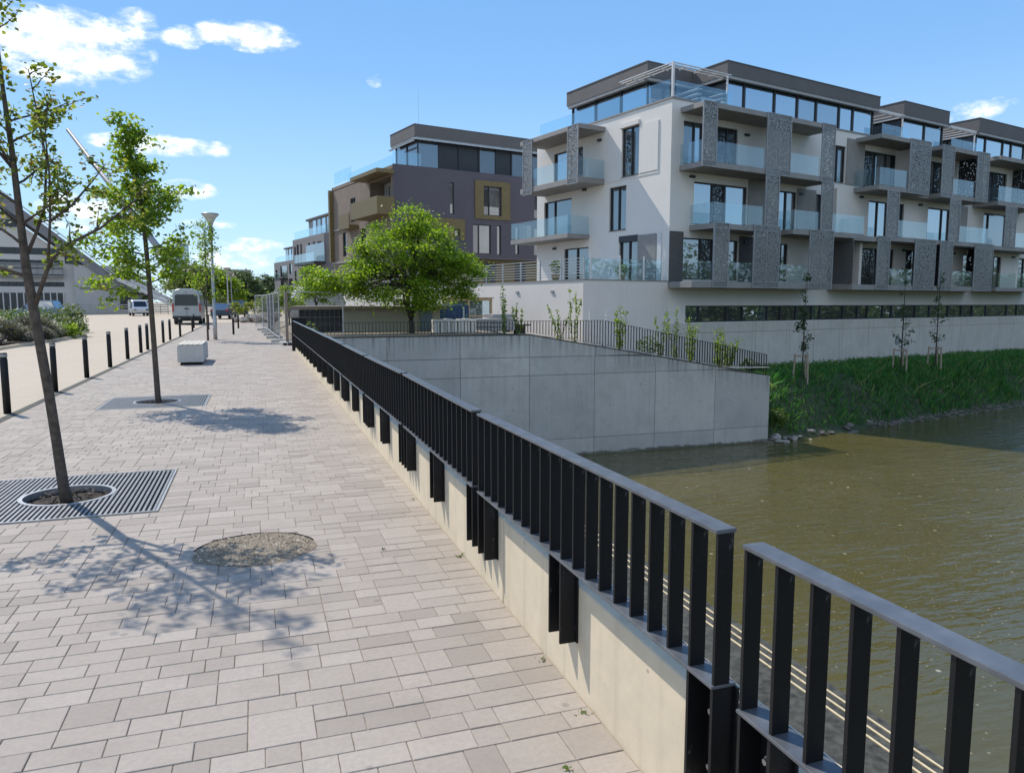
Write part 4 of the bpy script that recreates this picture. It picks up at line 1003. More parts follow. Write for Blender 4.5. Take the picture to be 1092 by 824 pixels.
# broad trees made of leaf sprays
def spray_tree(base,th,blobs,label,leafm,rnd,nleaf,lsize,sub=.5,barkm='barkd',group=None,name='broad_tree',tr=.16,forks=5,squash=.42):
    t=thing(name,base,label,'tree',group)
    wood=MB(); crown=MB()
    stem=[(0,0,-.2),(.03,.02,th*.5),(0,0,th)]; wood.path(stem,[tr*1.15,tr,tr*.9],10)
    fk=[]
    for i in range(forks):
        a=6.28*i/forks+rnd.uniform(-.4,.4); b=blobs[i%len(blobs)]
        p=wander(rnd,(0,0,th),(math.cos(a)*.6,math.sin(a)*.6,1.25),max(th*1.5+.6,1.9),5,.12,.05); wood.path(p,[tr*.62,tr*.52,tr*.42,tr*.34,tr*.26,tr*.2],7); fk.append(p)
    cl=[]
    for (c,r,k) in blobs:
        for _ in range(k):
            while True:
                d=Vector((rnd.uniform(-1,1),rnd.uniform(-1,1),rnd.uniform(-1,1)))
                if .28<d.length<=1: break
            cl.append(Vector((c[0]+d.x*r[0],c[1]+d.y*r[1],c[2]+d.z*r[2])))
    for c in cl:
        f=min((q for p in fk for q in p[2:]),key=lambda q:(q-c).length+rnd.random()*.5)
        m=f.lerp(c,.5)+Vector((0,0,.12)); wood.path([f,m,c],[tr*.16+.004,tr*.1+.004,.005],4,False)
        out=Vector((c.x,c.y,0)); out=out.normalized() if out.length>.01 else Vector((1,0,0))
        s=sub*rnd.uniform(.6,1.25)
        for _ in range(int(nleaf/len(cl))):
            q=Vector((rnd.gauss(0,.5),rnd.gauss(0,.5),rnd.gauss(0,.5)*squash))*s
            q.z-= .35*q.dot(out)*max(0,q.dot(out))/max(s,.01)
            leaf(crown,c+q,lsize*rnd.uniform(.6,1.3),rnd,1.)
    wood.build('trunk',M[barkm],t,True); crown.build('crown',M[leafm],t); return t
spray_tree((6.15,31.2,.28),.62,[((-.2,0,3.35),(2.35,2.2,1.3),58),((-1.9,.1,2.4),(1.1,1.3,.75),20),((-3.3,.2,2.2),(.8,.9,.42),14),((1.9,-.1,2.7),(1.35,1.4,.95),26),((.1,.2,4.55),(1.0,1.0,.7),16),((.3,-.2,1.7),(2.2,1.6,.65),44)],
  'broad bright green tree with dark trunk behind the fence, in front of the purple building','leaf3',random.Random(5),36000,.11,.62,name='green_tree',tr=.115,forks=6)
spray_tree((3.2,43,.3),1.2,[((0,0,2.6),(.9,.9,.9),12),((.4,0,1.9),(1.1,1,.6),10)],'small light green tree left of the broad bright green tree','leaf3',random.Random(6),4200,.13,.55,name='small_tree',tr=.06,forks=3)
spray_tree((2.0,50,.1),.8,[((0,0,1.9),(1.1,1.0,.7),10),((-.9,0,1.5),(.8,.8,.5),6)],'low yellow green bush tree behind the wire site fence','leaf6',random.Random(8),2600,.15,.5,name='small_tree',tr=.05,forks=3)
# avenue and park trees beyond the van
far=[((-19.3,146),6.8,3.6,'leaf4','pale green tree between the sloping roof and the slanting mast'),((-12.2,150),7.6,4.0,'leaf4','grey green tree left of the silver van roof'),((-7.4,104),7.0,3.4,'leaf4','rounded green tree directly above the silver van'),
 ((-4.6,118),7.4,3.4,'leaf2','brighter green tree right of the street lamp pole'),((-2.2,160),9.0,4.2,'leaf5','dark green avenue tree behind the row of distant lamps'),((1.6,175),8.6,4.6,'leaf5','dark green tree at the end of the promenade, nearest the grey blocks'),((-6.6,205),11.5,5,'leaf4','tall pale tree far along the avenue, highest of the avenue trees'),
 ((-25.5,150),6.5,4,'leaf4','tree half hidden by the pale wing of the left building'),((-1.0,215),9.6,5,'leaf4','far avenue tree fading beyond the dark green ones'),((3.9,205),9.0,4.6,'leaf5','farthest dark tree beside the smallest grey block'),((-11.5,200),9.5,5,'leaf5','dark tree behind the slanting mast foot')]
for i,(p,h,r,lm,lb) in enumerate(far):
    rr=random.Random(50+i)
    spray_tree((p[0],p[1],0),h*.22,[((0,0,h*.60),(r*.8,r*.8,h*.30),34),((r*.2,0,h*.36),(r*.75,r*.7,h*.15),14)],lb,lm,rr,5200,.42,1.3,name='avenue_tree',tr=.16,forks=4,group='trees beyond the van')
# wood on the opposite bank, seen in the window reflections
b=MB(); rr=random.Random(4); c13,s13=math.cos(R(13)),math.sin(R(13))
for i in range(60):
    t_=4+i*4.1; s_=-50-rr.uniform(0,14); h=rr.uniform(8,13.5); x=20.68+t_*c13-s_*s13; y=35.18+t_*s13+s_*c13
    for _ in range(1300):
        leaf(b,Vector((x+rr.gauss(0,2.2),y+rr.gauss(0,2.2),-4+(h+2)*min(1,max(.02,rr.gauss(.42,.26))))),.8,rr)
tag(b.build('far_bank_wood',M['leaf4']),'mass of trees on the far canal bank','wood',kind='stuff')
def fb(t_,s_): return (20.68+t_*c13-s_*s13,35.18+t_*s13+s_*c13,-3.9)
sheet('far_bank',M['bank'],[[fb(0,-150),fb(280,-150),fb(280,-47),fb(0,-47)]])

# --- canal bank with grass
def bz(s):
    pts=[(.3,-2.35),(-1.5,-2.3),(-5.8,-2.08),(-6.8,-2.55),(-8.3,-4.05),(-8.9,-4.42),(-10,-5)]
    for (a,za),(c,zc) in zip(pts,pts[1:]):
        if a>=s>=c: return za+(zc-za)*(a-s)/(a-c)
    return pts[-1][1]
bk=thing('bank',(20.68,35.18,0),None,None,rz=R(13)); tag(bk,kind='structure')
b=MB(); ss=[.0,-1.5,-3.6,-5.8,-6.3,-6.8,-7.5,-8.3,-8.9,-10]; rr=random.Random(2)
ts=[-1.9+i*.8 for i in range(100)]
P=[[(t+(.0),s,bz(s)+rr.uniform(-.07,.07)) for s in ss] for t in ts]
for i in range(len(ts)-1):
    for j in range(len(ss)-1): b.quad(P[i][j],P[i+1][j],P[i+1][j+1],P[i][j+1])
bo=b.build('bank_slope',M['bank'],bk); 
g=MB()
def blade(mb,x,y,z,h,w_,rr):
    a=rr.uniform(0,6.28); dx,dy=math.cos(a),math.sin(a); l=rr.uniform(.15,.6)*h; bx,by=rr.gauss(0,1)*l,rr.gauss(0,1)*l
    n=len(mb.v); mb.v+=[(x-dx*w_,y-dy*w_,z),(x+dx*w_,y+dy*w_,z),(x+bx*.5+dx*w_*.6,y+by*.5+dy*w_*.6,z+h*.62),(x+bx,y+by,z+h*.9)]; mb.f.append((n,n+1,n+2,n+3))
cl=[(rr.uniform(-1.5,60),rr.uniform(-8.4,-.3),rr.uniform(.5,1.6)) for _ in range(420)]
for (t_,s_,k) in cl:
    if math.hypot((t_-0),0)<0: continue
    for _ in range(int(70*k)):
        x=t_+rr.gauss(0,.55); s=s_+rr.gauss(0,.5)
        if s>-.1 or s<-8.45 or x<-1.7+max(0,(-s-8)*.0): continue
        blade(g,x,s,bz(s)-.03,rr.uniform(.22,.5)*(.6+.5*k),.02+.012*k,rr)
for _ in range(22000):
    x=rr.uniform(-1.6,58); s=-8.35*rr.random()
    if s>-.12: continue
    blade(g,x,s,bz(s)-.03,rr.uniform(.15,.4),.026,rr)
go=g.build('bank_grass',M['grass']); go.location=(20.68,35.18,0); go.rotation_euler=(0,0,R(13)); tag(go,'tall deep green grass covering the canal bank below the white building','grass',kind='stuff')
# tufts and weeds along the foot of the base wall
def bloc(t_,s_,z=0): 
    c,s=math.cos(R(13)),math.sin(R(13)); return (20.68+t_*c-s_*s,35.18+t_*s+s_*c,z)
# riprap at the water edge
RK=[]
for i in range(6):
    rr=random.Random(70+i); b=MB(); n=9
    b.lathe([(.05,-.5),(.55,-.4),(.9,-.05),(.85,.25),(.5,.5),(.05,.58)],n=n)
    b.v=[(x*rr.uniform(.78,1.2),y*rr.uniform(.78,1.2),z*rr.uniform(.75,1.1)) for x,y,z in b.v]; RK.append((b.mesh('rock',M['rock']),b.mesh('rock',M['rockd'])))
rr=random.Random(9)
for i in range(26):
    t_=-1.7+(rr.random()**2.6)*7.0; s_=-8.72+rr.gauss(0,.22)+.02*t_; o=bpy.data.objects.new('rock',RK[i%6][1 if rr.random()<.55 else 0]); COL.objects.link(o)
    sz=rr.uniform(.10,.26); o.location=bloc(t_,s_,bz(s_)+.04); o.scale=(sz*1.2,sz,sz*.8); o.rotation_euler=(rr.uniform(-.4,.4),rr.uniform(-.4,.4),rr.uniform(0,6))
    tag(o,'pale or brown boulder at the waterline between the retaining wall end and the grass bank','rock','boulders at the water edge')
b=MB(); rr=random.Random(10)
for _ in range(1300):
    t_=rr.uniform(5,70); s_=-8.62+rr.gauss(0,.14); z=bz(s_)+.02; r=rr.uniform(.03,.11)
    n=len(b.v); 
    for d in ((1,0,0),(0,1,0),(-1,0,0),(0,-1,0),(0,0,.8)): b.v.append((t_+d[0]*r*rr.uniform(.7,1.2),s_+d[1]*r*rr.uniform(.7,1.2),z+d[2]*r))
    for q in range(4): b.f.append((n+q,n+(q+1)%4,n+4))
o=b.build('shore_gravel',M['rockd']); o.location=(20.68,35.18,0); o.rotation_euler=(0,0,R(13)); tag(o,'line of brown stones along the foot of the grass bank','gravel',kind='stuff')
# weedy green plants by the boulders
for i,(t_,s_,h,lb) in enumerate(((-.9,-8.0,.7,'yellow green weeds growing over the boulders at the retaining wall end'),(-1.3,-6.6,.6,'yellow green weeds on the bank top hugging the end of the retaining wall'))):
    t=thing('weed_clump',bloc(t_,s_,bz(s_)),lb,'weeds'); b=MB(); rr=random.Random(20+i); leaves(b,(0,0,h*.5),(.5,.5,h*.6),420,.13,rr); b.build('foliage',M['grassy'],t)
# staked saplings on the bank
sap=[(3.31,'staked sapling on the bank nearest the retaining wall, with the fullest dark foliage',520,.42),(11.65,'middle staked sapling on the bank, with spreading side twigs',300,.62),(15.06,'staked sapling on the bank beside the round cover on the concrete wall',280,.50)]
for i,(t_,lb,nl,sp_) in enumerate(sap):
    rr=random.Random(31+i); hh=(5.1,5.6,5.6)[i]
    t=thing('sapling',bloc(t_,-6,bz(-6.)),lb,'tree','staked saplings on the bank'); wd=MB(); cr=MB()
    wd.path([(0,0,-.1),(.02,0,hh*.5),(0,0,hh)],[.035,.028,.008],7); tips=[]
    for q in range(22):
        z=rr.uniform(1.3,hh*.97); a=rr.uniform(0,6.28); Ln=sp_*rr.uniform(.7,1.4)*(1 if z<hh*.5 else .55)
        tw=wander(rr,(0,0,z),(math.cos(a),math.sin(a),.6),Ln,4,.12,.02); wd.path(tw,[.012,.01,.007,.005,.003],4,False); tips+=tw[1:]
    for _ in range(nl): leaf(cr,rr.choice(tips)+Vector((rr.gauss(0,.08),rr.gauss(0,.08),rr.gauss(0,.08))),rr.uniform(.09,.17),rr)
    wd.build('trunk',M['barkd'],t); cr.build('crown',M['leaf5'],t)
    for k in range(3):
        a=k*2.094+.5; b=MB(); b.tube((math.cos(a)*.42,math.sin(a)*.42,-.15),(math.cos(a)*.36,math.sin(a)*.36,1.3),.045); b.build('stake',M['stake'],t)
    b=MB()
    for k in range(3):
        a=k*2.094+.5; a2=a+2.094; b.tube((math.cos(a)*.365,math.sin(a)*.365,1.2),(math.cos(a2)*.365,math.sin(a2)*.365,1.2),.028)
    b.build('crossbar',M['stake'],t)
# upright shoots behind the sloping fence
ss_=[(9.3,28.2,.36,2.2,.15,'tall bright shrub by the timber shed, first of the row behind the fence'),(9.95,28.3,.3,1.6,.1,'slim upright shrub close right of the first tall shrub'),(11.6,28.1,.1,1.9,.12,'reddish topped thin shoot by the lit terrace corner'),(12.2,28.1,.05,2.25,.13,'tallest yellow green shoot in front of the terrace corner'),
 (14.2,27.9,-.3,2.05,.2,'bushy upright shrub before the shaded terrace wall'),(16.0,27.7,-.62,2.1,.16,'thin lime shrub left of the basement windows'),(16.75,27.7,-.75,2.25,.18,'middle lime shrub at the left end of the basement windows'),(17.35,27.6,-.86,2.05,.22,'leaning lime shrub just below the basement windows'),(18.75,27.4,-1.1,1.75,.26,'broad lime shrub near the lower fence end'),(19.15,27.4,-1.15,1.55,.2,'last lime shrub towards the lower fence end')]
for i,(x,y,z,h,r,lb) in enumerate(ss_):
    rr=random.Random(90+i); t=thing('upright_shrub',(x,y,z),lb,'shrub','upright shrubs behind the sloping fence'); wd=MB(); cr=MB()
    for q in range(3+(r>.18)*3):
        a=rr.uniform(0,6.28); p=wander(rr,(math.cos(a)*r*.3,math.sin(a)*r*.3,-.05),(math.cos(a)*.16,math.sin(a)*.16,1),h*rr.uniform(.6,1.0),6,.05,.05)
        wd.path(p,[.012,.011,.01,.008,.006,.004,.003],4,False)
        for k in range(70):
            s=rr.uniform(.3,5.99); j=int(s); c=p[j].lerp(p[j+1],s-j); leaf(cr,c+Vector((rr.gauss(0,r*.28),rr.gauss(0,r*.28),rr.gauss(0,.04))),rr.uniform(.07,.13),rr,.3)
    wd.build('stem',M['bark'],t); cr.build('foliage',M['leaf6'],t)
# low plants and heaps behind the fence foot
for i,(x,y,z,r,lb) in enumerate(((15.5,27.9,-.55,.55,'brown and green weed clump on a soil heap behind the sloping fence'),(20.1,27.3,-1.4,.45,'dark green weeds at the lowest fence post'),(1.72,27.6,.1,.42,'fresh green weeds between the end post and the wire site fence'))):
    t=thing('weed_clump',(x,y,z),lb,'weeds'); b=MB(); rr=random.Random(120+i); leaves(b,(0,0,r*.7),(r,r*.8,r*(1.5 if i==2 else .7)),300,.12,rr); b.build('foliage',M['grassy' if i!=1 else 'leaf5'],t)
# --- planting bed on the left
bedp=[(-40,29.0),(-8.6,29.0),(-7.9,41.5),(-9.2,46),(-40,50)]
b=MB(); n=len(bedp); b.v=[(x,y,.05) for x,y in bedp]; b.f=[tuple(range(n))]; tag(b.build('planting_bed',M['soil']),kind='structure')
b=MB()
for (x0,y0),(x1,y1) in zip(bedp[:4],bedp[1:5]):
    d=Vector((x1-x0,y1-y0,0)).normalized(); nn=Vector((-d.y,d.x,0))*.06
    b.hexa([(x0-nn.x,y0-nn.y,-.05),(x1-nn.x,y1-nn.y,-.05),(x1+nn.x,y1+nn.y,-.05),(x0+nn.x,y0+nn.y,-.05),(x0-nn.x,y0-nn.y,.10),(x1-nn.x,y1-nn.y,.10),(x1+nn.x,y1+nn.y,.10),(x0+nn.x,y0+nn.y,.10)])
tag(b.build('bed_kerb',M['parapet']),kind='structure')
sh=[(-10.0,31.6,1.3,.85,'lav','grey lavender mound at the left edge nearest the bollards'),(-9.3,33.6,1.1,.8,'lav','grey lavender mound behind the leaning tree trunk'),(-9.3,31.0,.6,.42,'grassy','low dull green plant at the front corner of the planting bed'),
 (-9.2,37.6,1.25,.9,'lav','purple grey lavender mound in the middle of the planting bed'),(-11.6,35.5,1.8,1.3,'grassy','bright green shrub at the left picture edge behind the lavender'),(-10.4,38.4,1.6,1.2,'grassy','green shrub behind the tree trunk, in front of the blue grey car'),
 (-9.3,40.8,1.5,1.15,'grassy','long green shrub behind the purple grey lavender'),(-8.5,39.4,.85,.72,'leaf2','dark leaved green shrub at the right end of the planting bed'),(-8.25,41.0,.7,.62,'grassy','small bright shrub at the tip of the planting bed'),(-9.6,46.5,.9,1.35,'leaf4','tall olive bush right of the blue grey car'),(-12.6,32.8,1.3,.85,'lav','lavender mound cut by the left picture edge'),(-12.8,39.5,1.8,1.1,'leaf4','dull green shrub at the left edge in front of the blue grey car'),(-8.75,36.0,.8,.55,'lav','small lavender mound at the kerb right of the tree trunk'),(-10.9,43.5,1.5,1.15,'grassy','broad green shrub below the rear of the blue grey car')]
for i,(x,y,r,h,mt,lb) in enumerate(sh):
    r*=1.12; h*=1.22
    rr=random.Random(200+i); t=thing('shrub',(x,y,.05),lb,'shrub','shrubs in the planting bed'); b=MB()
    if mt=='lav':
        for _ in range(2600):
            a=rr.uniform(0,6.28); e=rr.random()**.5*1.35; d=Vector((math.cos(a)*math.sin(e)*r,math.sin(a)*math.sin(e)*r,math.cos(e)*h)); k=rr.uniform(.7,1.04)
            q=d*k; n=len(b.v); sd=Vector((-d.y,d.x,0)).normalized()*rr.uniform(.006,.016); dw=Vector((rr.gauss(0,.05),rr.gauss(0,.05),0))
            b.v+=[tuple(d*k*.66-sd),tuple(d*k*.66+sd),tuple(q+sd+dw),tuple(q-sd+dw)]; b.f.append((n,n+1,n+2,n+3))
        for _ in range(1100):
            a=rr.uniform(0,6.28); e=rr.random()**.5*1.4; k=rr.uniform(.55,.97); leaf(b,Vector((math.cos(a)*math.sin(e)*r*k,math.sin(a)*math.sin(e)*r*k,math.cos(e)*h*k)),rr.uniform(.06,.13),rr)
    else:
        for _ in range(16):
            d=Vector((rr.gauss(0,1),rr.gauss(0,1),abs(rr.gauss(0,1)))).normalized(); leaves(b,(d.x*r*.6,d.y*r*.6,h*.15+d.z*h*.55),(r*.42,r*.42,h*.3),75,.13,rr)
    b.build('foliage',M[mt],t)
    w_=MB(); 
    for k in range(5): w_.tube((0,0,-.05),(rr.uniform(-.5,.5)*r,rr.uniform(-.5,.5)*r,h*.6),.015)
    w_.build('stem',M['bark'],t)
# weeds in the joint between paving and wall
for i,(x,y) in enumerate(((1.2,2.62),(1.205,3.1),(1.2,4.6),(.99,2.3),(.75,4.9),(1.2,6.1))):
    rr=random.Random(300+i); b=MB(); s=rr.uniform(.4,.75)
    for _ in range(16): blade(b,rr.gauss(0,.012),rr.gauss(0,.02),-.012,rr.uniform(.02,.055)*s,.004,rr)
    leaves(b,(0,0,.008),(.014,.02,.008),9,.015,rr)
    o=b.build('weed',M['grassy'],loc=(x,y,0)); tag(o,'tiny green weed sprouting from a joint near the foot of the cream wall','weed','tiny weeds along the wall foot')
# ================================================================== STREET FURNITURE, VEHICLES
def grate(loc,label):
    t=thing('tree_grate',loc,label,'tree grate','metal tree grates'); h=.78
    b=MB(); b.box(-.79,-.79,-.10,.79,.79,-.06); b.build('pit',M['dark'],t)
    f=MB(); 
    for s in (-1,1): f.box(s*.79,-.79,-.03,s*.772,.79,.006); f.box(-.772,s*.79,-.03,.772,s*.772,.006)
    f.build('frame',M['steelring'],t)
    b=MB(); n=40
    for i in range(n):
        x=-.755+1.51*i/(n-1); w_=.0095
        if abs(x)<.366:
            y=math.sqrt(.367**2-x*x); b.box(x-w_,-.77,-.03,x+w_,-y,.003); b.box(x-w_,y,-.03,x+w_,.77,.003)
        else: b.box(x-w_,-.77,-.03,x+w_,.77,.003)
    b.build('slats',M['slat'],t)
    r=MB(); nn=40
    pr=[(.335,-.05),(.335,.007),(.368,.007),(.368,-.05)]
    r.lathe(pr,n=nn,cap=False); r.build('ring',M['steelring'],t)
    s=MB(); s.lathe([(.334,-.055),(.2,-.045),(.02,-.035)],n=24); s.build('soil',M['soil'],t)
    st=MB(); rr=random.Random(5)
    for _ in range(170):
        a=rr.uniform(0,6.28); q=rr.random()**.5*.31; leaf(st,Vector((q*math.cos(a),q*math.sin(a),-.025+rr.uniform(0,.012))),rr.uniform(.02,.05),rr,2)
    st.build('bark_chips',M['bark'],t)
    for dx in (-.82,):
        pass
    return t
grate((-1.58,7.2,0),'large metal grate with pale ring around the nearest leaning tree')
grate((-1.6,13.65,0),'metal grate with ring around the second, leafier tree')
# broken round patch in the paving
t=thing('gravel_patch',(-.06,5.19,0),'round patch of broken gravel in the paving right of the near tree shadow','patch')
b=MB(); b.lathe([(.40,-.002),(.385,.0035),(.2,.003),(.01,.004)],n=40); rq=random.Random(3); b.v=[(x*(1+.04*math.sin(7*x+9*y)),y*.88*(1+.05*math.sin(11*x)),z) for x,y,z in b.v]; b.build('bed',plain('gravel_bed',(.25,.205,.15),.95,0,.35,45,.6),t)
b=MB(); rr=random.Random(14)
for _ in range(1100):
    a=rr.uniform(0,6.28); q=rr.random()**.5*.375; x,y=q*math.cos(a),q*math.sin(a)*.9; s=rr.uniform(.004,.014); n=len(b.v)
    for d in ((1,0,0),(.3,1,0),(-1,.2,0),(-.1,-1,0),(0,0,.7)): b.v.append((x+d[0]*s*rr.uniform(.6,1.3),y+d[1]*s*rr.uniform(.6,1.3),.0035+d[2]*s*.75))
    for k in range(4): b.f.append((n+k,n+(k+1)%4,n+4))
gm=leafmat('gravel_stones',[(0,(.11,.09,.065)),(.5,(.30,.25,.18)),(.85,(.45,.39,.30)),(1,(.62,.56,.46))],.0,.9)
tag(b.build('stones',gm,t),kind='stuff')
b=MB(); b.path([(.392*math.cos(a),.345*math.sin(a)+.004*math.sin(9*a),.0015) for a in [.2+i*.13 for i in range(22)]],.006,5); b.build('edge_crack',M['dark'],t)
# bollards
def bollard_mesh():
    a=MB(); a.lathe([(.052,-.05),(.052,.80),(.046,.805),(.046,.83),(.052,.835),(.052,.885),(.044,.90)],n=14); a1=a.mesh('post',M['rail'],True)
    c=MB(); c.lathe([(.053,.838),(.053,.882)],n=14,cap=False); return a1,c.mesh('collar',M['grey'],True)
PM,CM=bollard_mesh()
bl=['first black bollard at the left picture edge, left of the near tree trunk','second black bollard, just right of the near tree trunk','third black bollard along the plaza edge','fourth black bollard along the plaza edge','fifth black bollard along the plaza edge',
 'sixth black bollard along the plaza edge','seventh black bollard, close to the second tree trunk','eighth black bollard, right behind the second tree trunk','ninth black bollard, towards the silver van','tenth black bollard, in front of the silver van','bollard standing right below the silver van rear wheel','bollard between the lamp and the silver van',
 'bollard left of the silver van','bollard alone on the paving right of the lamp pole','farther bollard on the paving right of the lamp pole']
bp=[(-3.58,13.0),(-3.58,15.87),(-3.58,18.66),(-3.58,21.5),(-3.59,24.4),(-3.62,27.35),(-3.62,29.0),(-3.62,33.8),(-3.6,36.2),(-3.45,39.2),(-3.4,46),(-2.72,49),(-3.75,52),(-1.1,41),(-1.05,50.5)]
for (x,y),lb in zip(bp,bl):
    t=thing('bollard',(x,y,0),lb,'bollard','black bollards along the plaza')
    for me,nm in ((PM,'post'),(CM,'collar')):
        o=bpy.data.objects.new(nm,me); COL.objects.link(o); o.parent=t
# bench block
t=thing('bench',(-1.66,22.4,0),'pale concrete block bench with a timber top standing on the paving','bench')
b=MB(); b.box(-.32,-1.0,.07,.32,1.0,.50); b.build('body',M['bench'],t,bevel=.012)
b=MB(); b.box(-.26,-.93,-.01,.26,.93,.07); b.build('plinth',M['dark'],t)
b=MB()
for i in range(5): b.box(-.30+i*.122,-.985,.503,-.30+i*.122+.108,.985,.545)
b.build('seat',plain('bench_slats',(.50,.47,.40),.7,0,.15,6),t)
# street lamps
t=thing('street_lamp',(-1.71,35.6,0),'tall street lamp with a wide funnel shaped head','street lamp')
b=MB(); b.lathe([(.085,-.02),(.085,1.0),(.065,1.02),(.055,4.95)],n=12); b.build('pole',M['galv'],t,True)
b=MB(); b.lathe([(.06,4.90),(.09,4.95),(.14,5.12),(.24,5.28),(.34,5.38),(.345,5.41),(.33,5.415)],n=24); b.build('lamp_shade',M['leftwhite'],t,True)
b=MB(); b.lathe([(.36,5.417),(.37,5.44),(.30,5.47),(.02,5.49)],n=24); b.build('cap',M['galv'],t,True)
b=MB(); b.lathe([(.09,4.3),(.09,4.9)],n=10); b.build('collar',M['grey'],t)
ln=['nearest of the distant lamps in the avenue row','second distant lamp of the avenue row','third distant lamp of the avenue row','fourth distant lamp of the avenue row','fifth distant lamp of the avenue row','farthest tiny lamp of the avenue row']
for y,lb in zip((92,106,122,142,168,205),ln):
    t=thing('avenue_lamp',(-2.9,y,0),lb,'street lamp','distant lamps along the avenue')
    b=MB(); b.tube((0,0,0),(0,0,5.3),.09,.06); b.build('pole',M['galv'],t)
    b=MB(); b.lathe([(.08,5.2),(.4,5.42),(.45,5.5),(.1,5.55)],n=12); b.build('lamp_head',M['greylight'],t)
# silver van seen from behind
v=thing('van',(-4.8,60.4,0),'silver high roofed van parked with its rear towards us','van')
W2=1.0; Hh=2.62; Ln=5.9
b=MB()
def ring(y,k=1.,top=1.,z0=.42):
    w_=W2*k; return [(-w_*.97,z0),(-w_,.9),(-w_*.99,1.35),(-w_*.90,2.2*top),(-w_*.78,2.52*top),(-w_*.45,Hh*top),(w_*.45,Hh*top),(w_*.78,2.52*top),(w_*.90,2.2*top),(w_*.99,1.35),(w_,.9),(w_*.97,z0)]
rings=[(0.06,.97,.985,.45),(.0,.985,.985,.5),(.12,1,1,.42),(4.2,1,1,.42),(4.75,.97,.80,.42),(5.3,.93,.50,.42),(5.85,.86,.44,.45)]
rings=rings[1:]
N=12; 
for (y,k,tp,z0) in rings:
    for (x,z) in ring(y,k,tp,z0): b.v.append((x,y,z))
for i in range(len(rings)-1):
    for j in range(N):
        b.f.append((i*N+j,i*N+(j+1)%N,(i+1)*N+(j+1)%N,(i+1)*N+j))
b.f.append(tuple(range(N))); b.f.append(tuple((len(rings)-1)*N+j for j in range(N))[::-1])
b.build('body',M['van'],v,bevel=.03)
q=MB(); q.prism([(-.80,1.38),(.80,1.38),(.76,2.12),(.66,2.2),(-.66,2.2),(-.76,2.12)],'y',-.03,-.004); q.build('rear_window',M['carglass'],v)
q=MB(); q.box(-.008,-.02,.62,.008,-.003,2.45); q.build('door_gap',M['plastic'],v)
q=MB(); q.box(-.16,-.05,1.12,.16,-.004,1.2); q.build('door_handle',M['plastic'],v)
q=MB(); q.box(-.97,-.09,.42,.97,.05,.62); q.build('bumper',M['plastic'],v,bevel=.02)
for s in (-1,1):
    q=MB(); q.box(s*.86,-.035,.95,s*.975,-.0,1.55); q.build('tail_light',M['redlight'],v)
    q=MB(); q.box(s*1.0,4.5,1.35,s*1.24,4.62,1.78); q.build('mirror',M['van'],v,bevel=.03)
    for y in (1.1,4.6):
        q=MB(); q.path([(s*.72,y,.36),(s*.96,y,.36)],[.36,.36],18); wq=q.build('wheel',M['tyre'],v)
        q=MB(); q.path([(s*.961,y,.36),(s*.975,y,.36)],[.21,.2],14); q.build('rim',M['galv'],wq)
    for y0,y1 in ((.6,1.9),(2.1,3.3)):
        q=MB(); x=s*.985; q.hexa([(x*1.0,y0,1.42),(x*1.0,y1,1.42),(x*1.018,y1,1.42),(x*1.018,y0,1.42),(x*.925,y0,2.1),(x*.925,y1,2.1),(x*.945,y1,2.1),(x*.945,y0,2.1)]); q.build('side_window',M['carglass'],v)
q=MB(); q.box(-.85,.1,.25,.85,5.5,.45); q.build('underbody',M['plastic'],v)
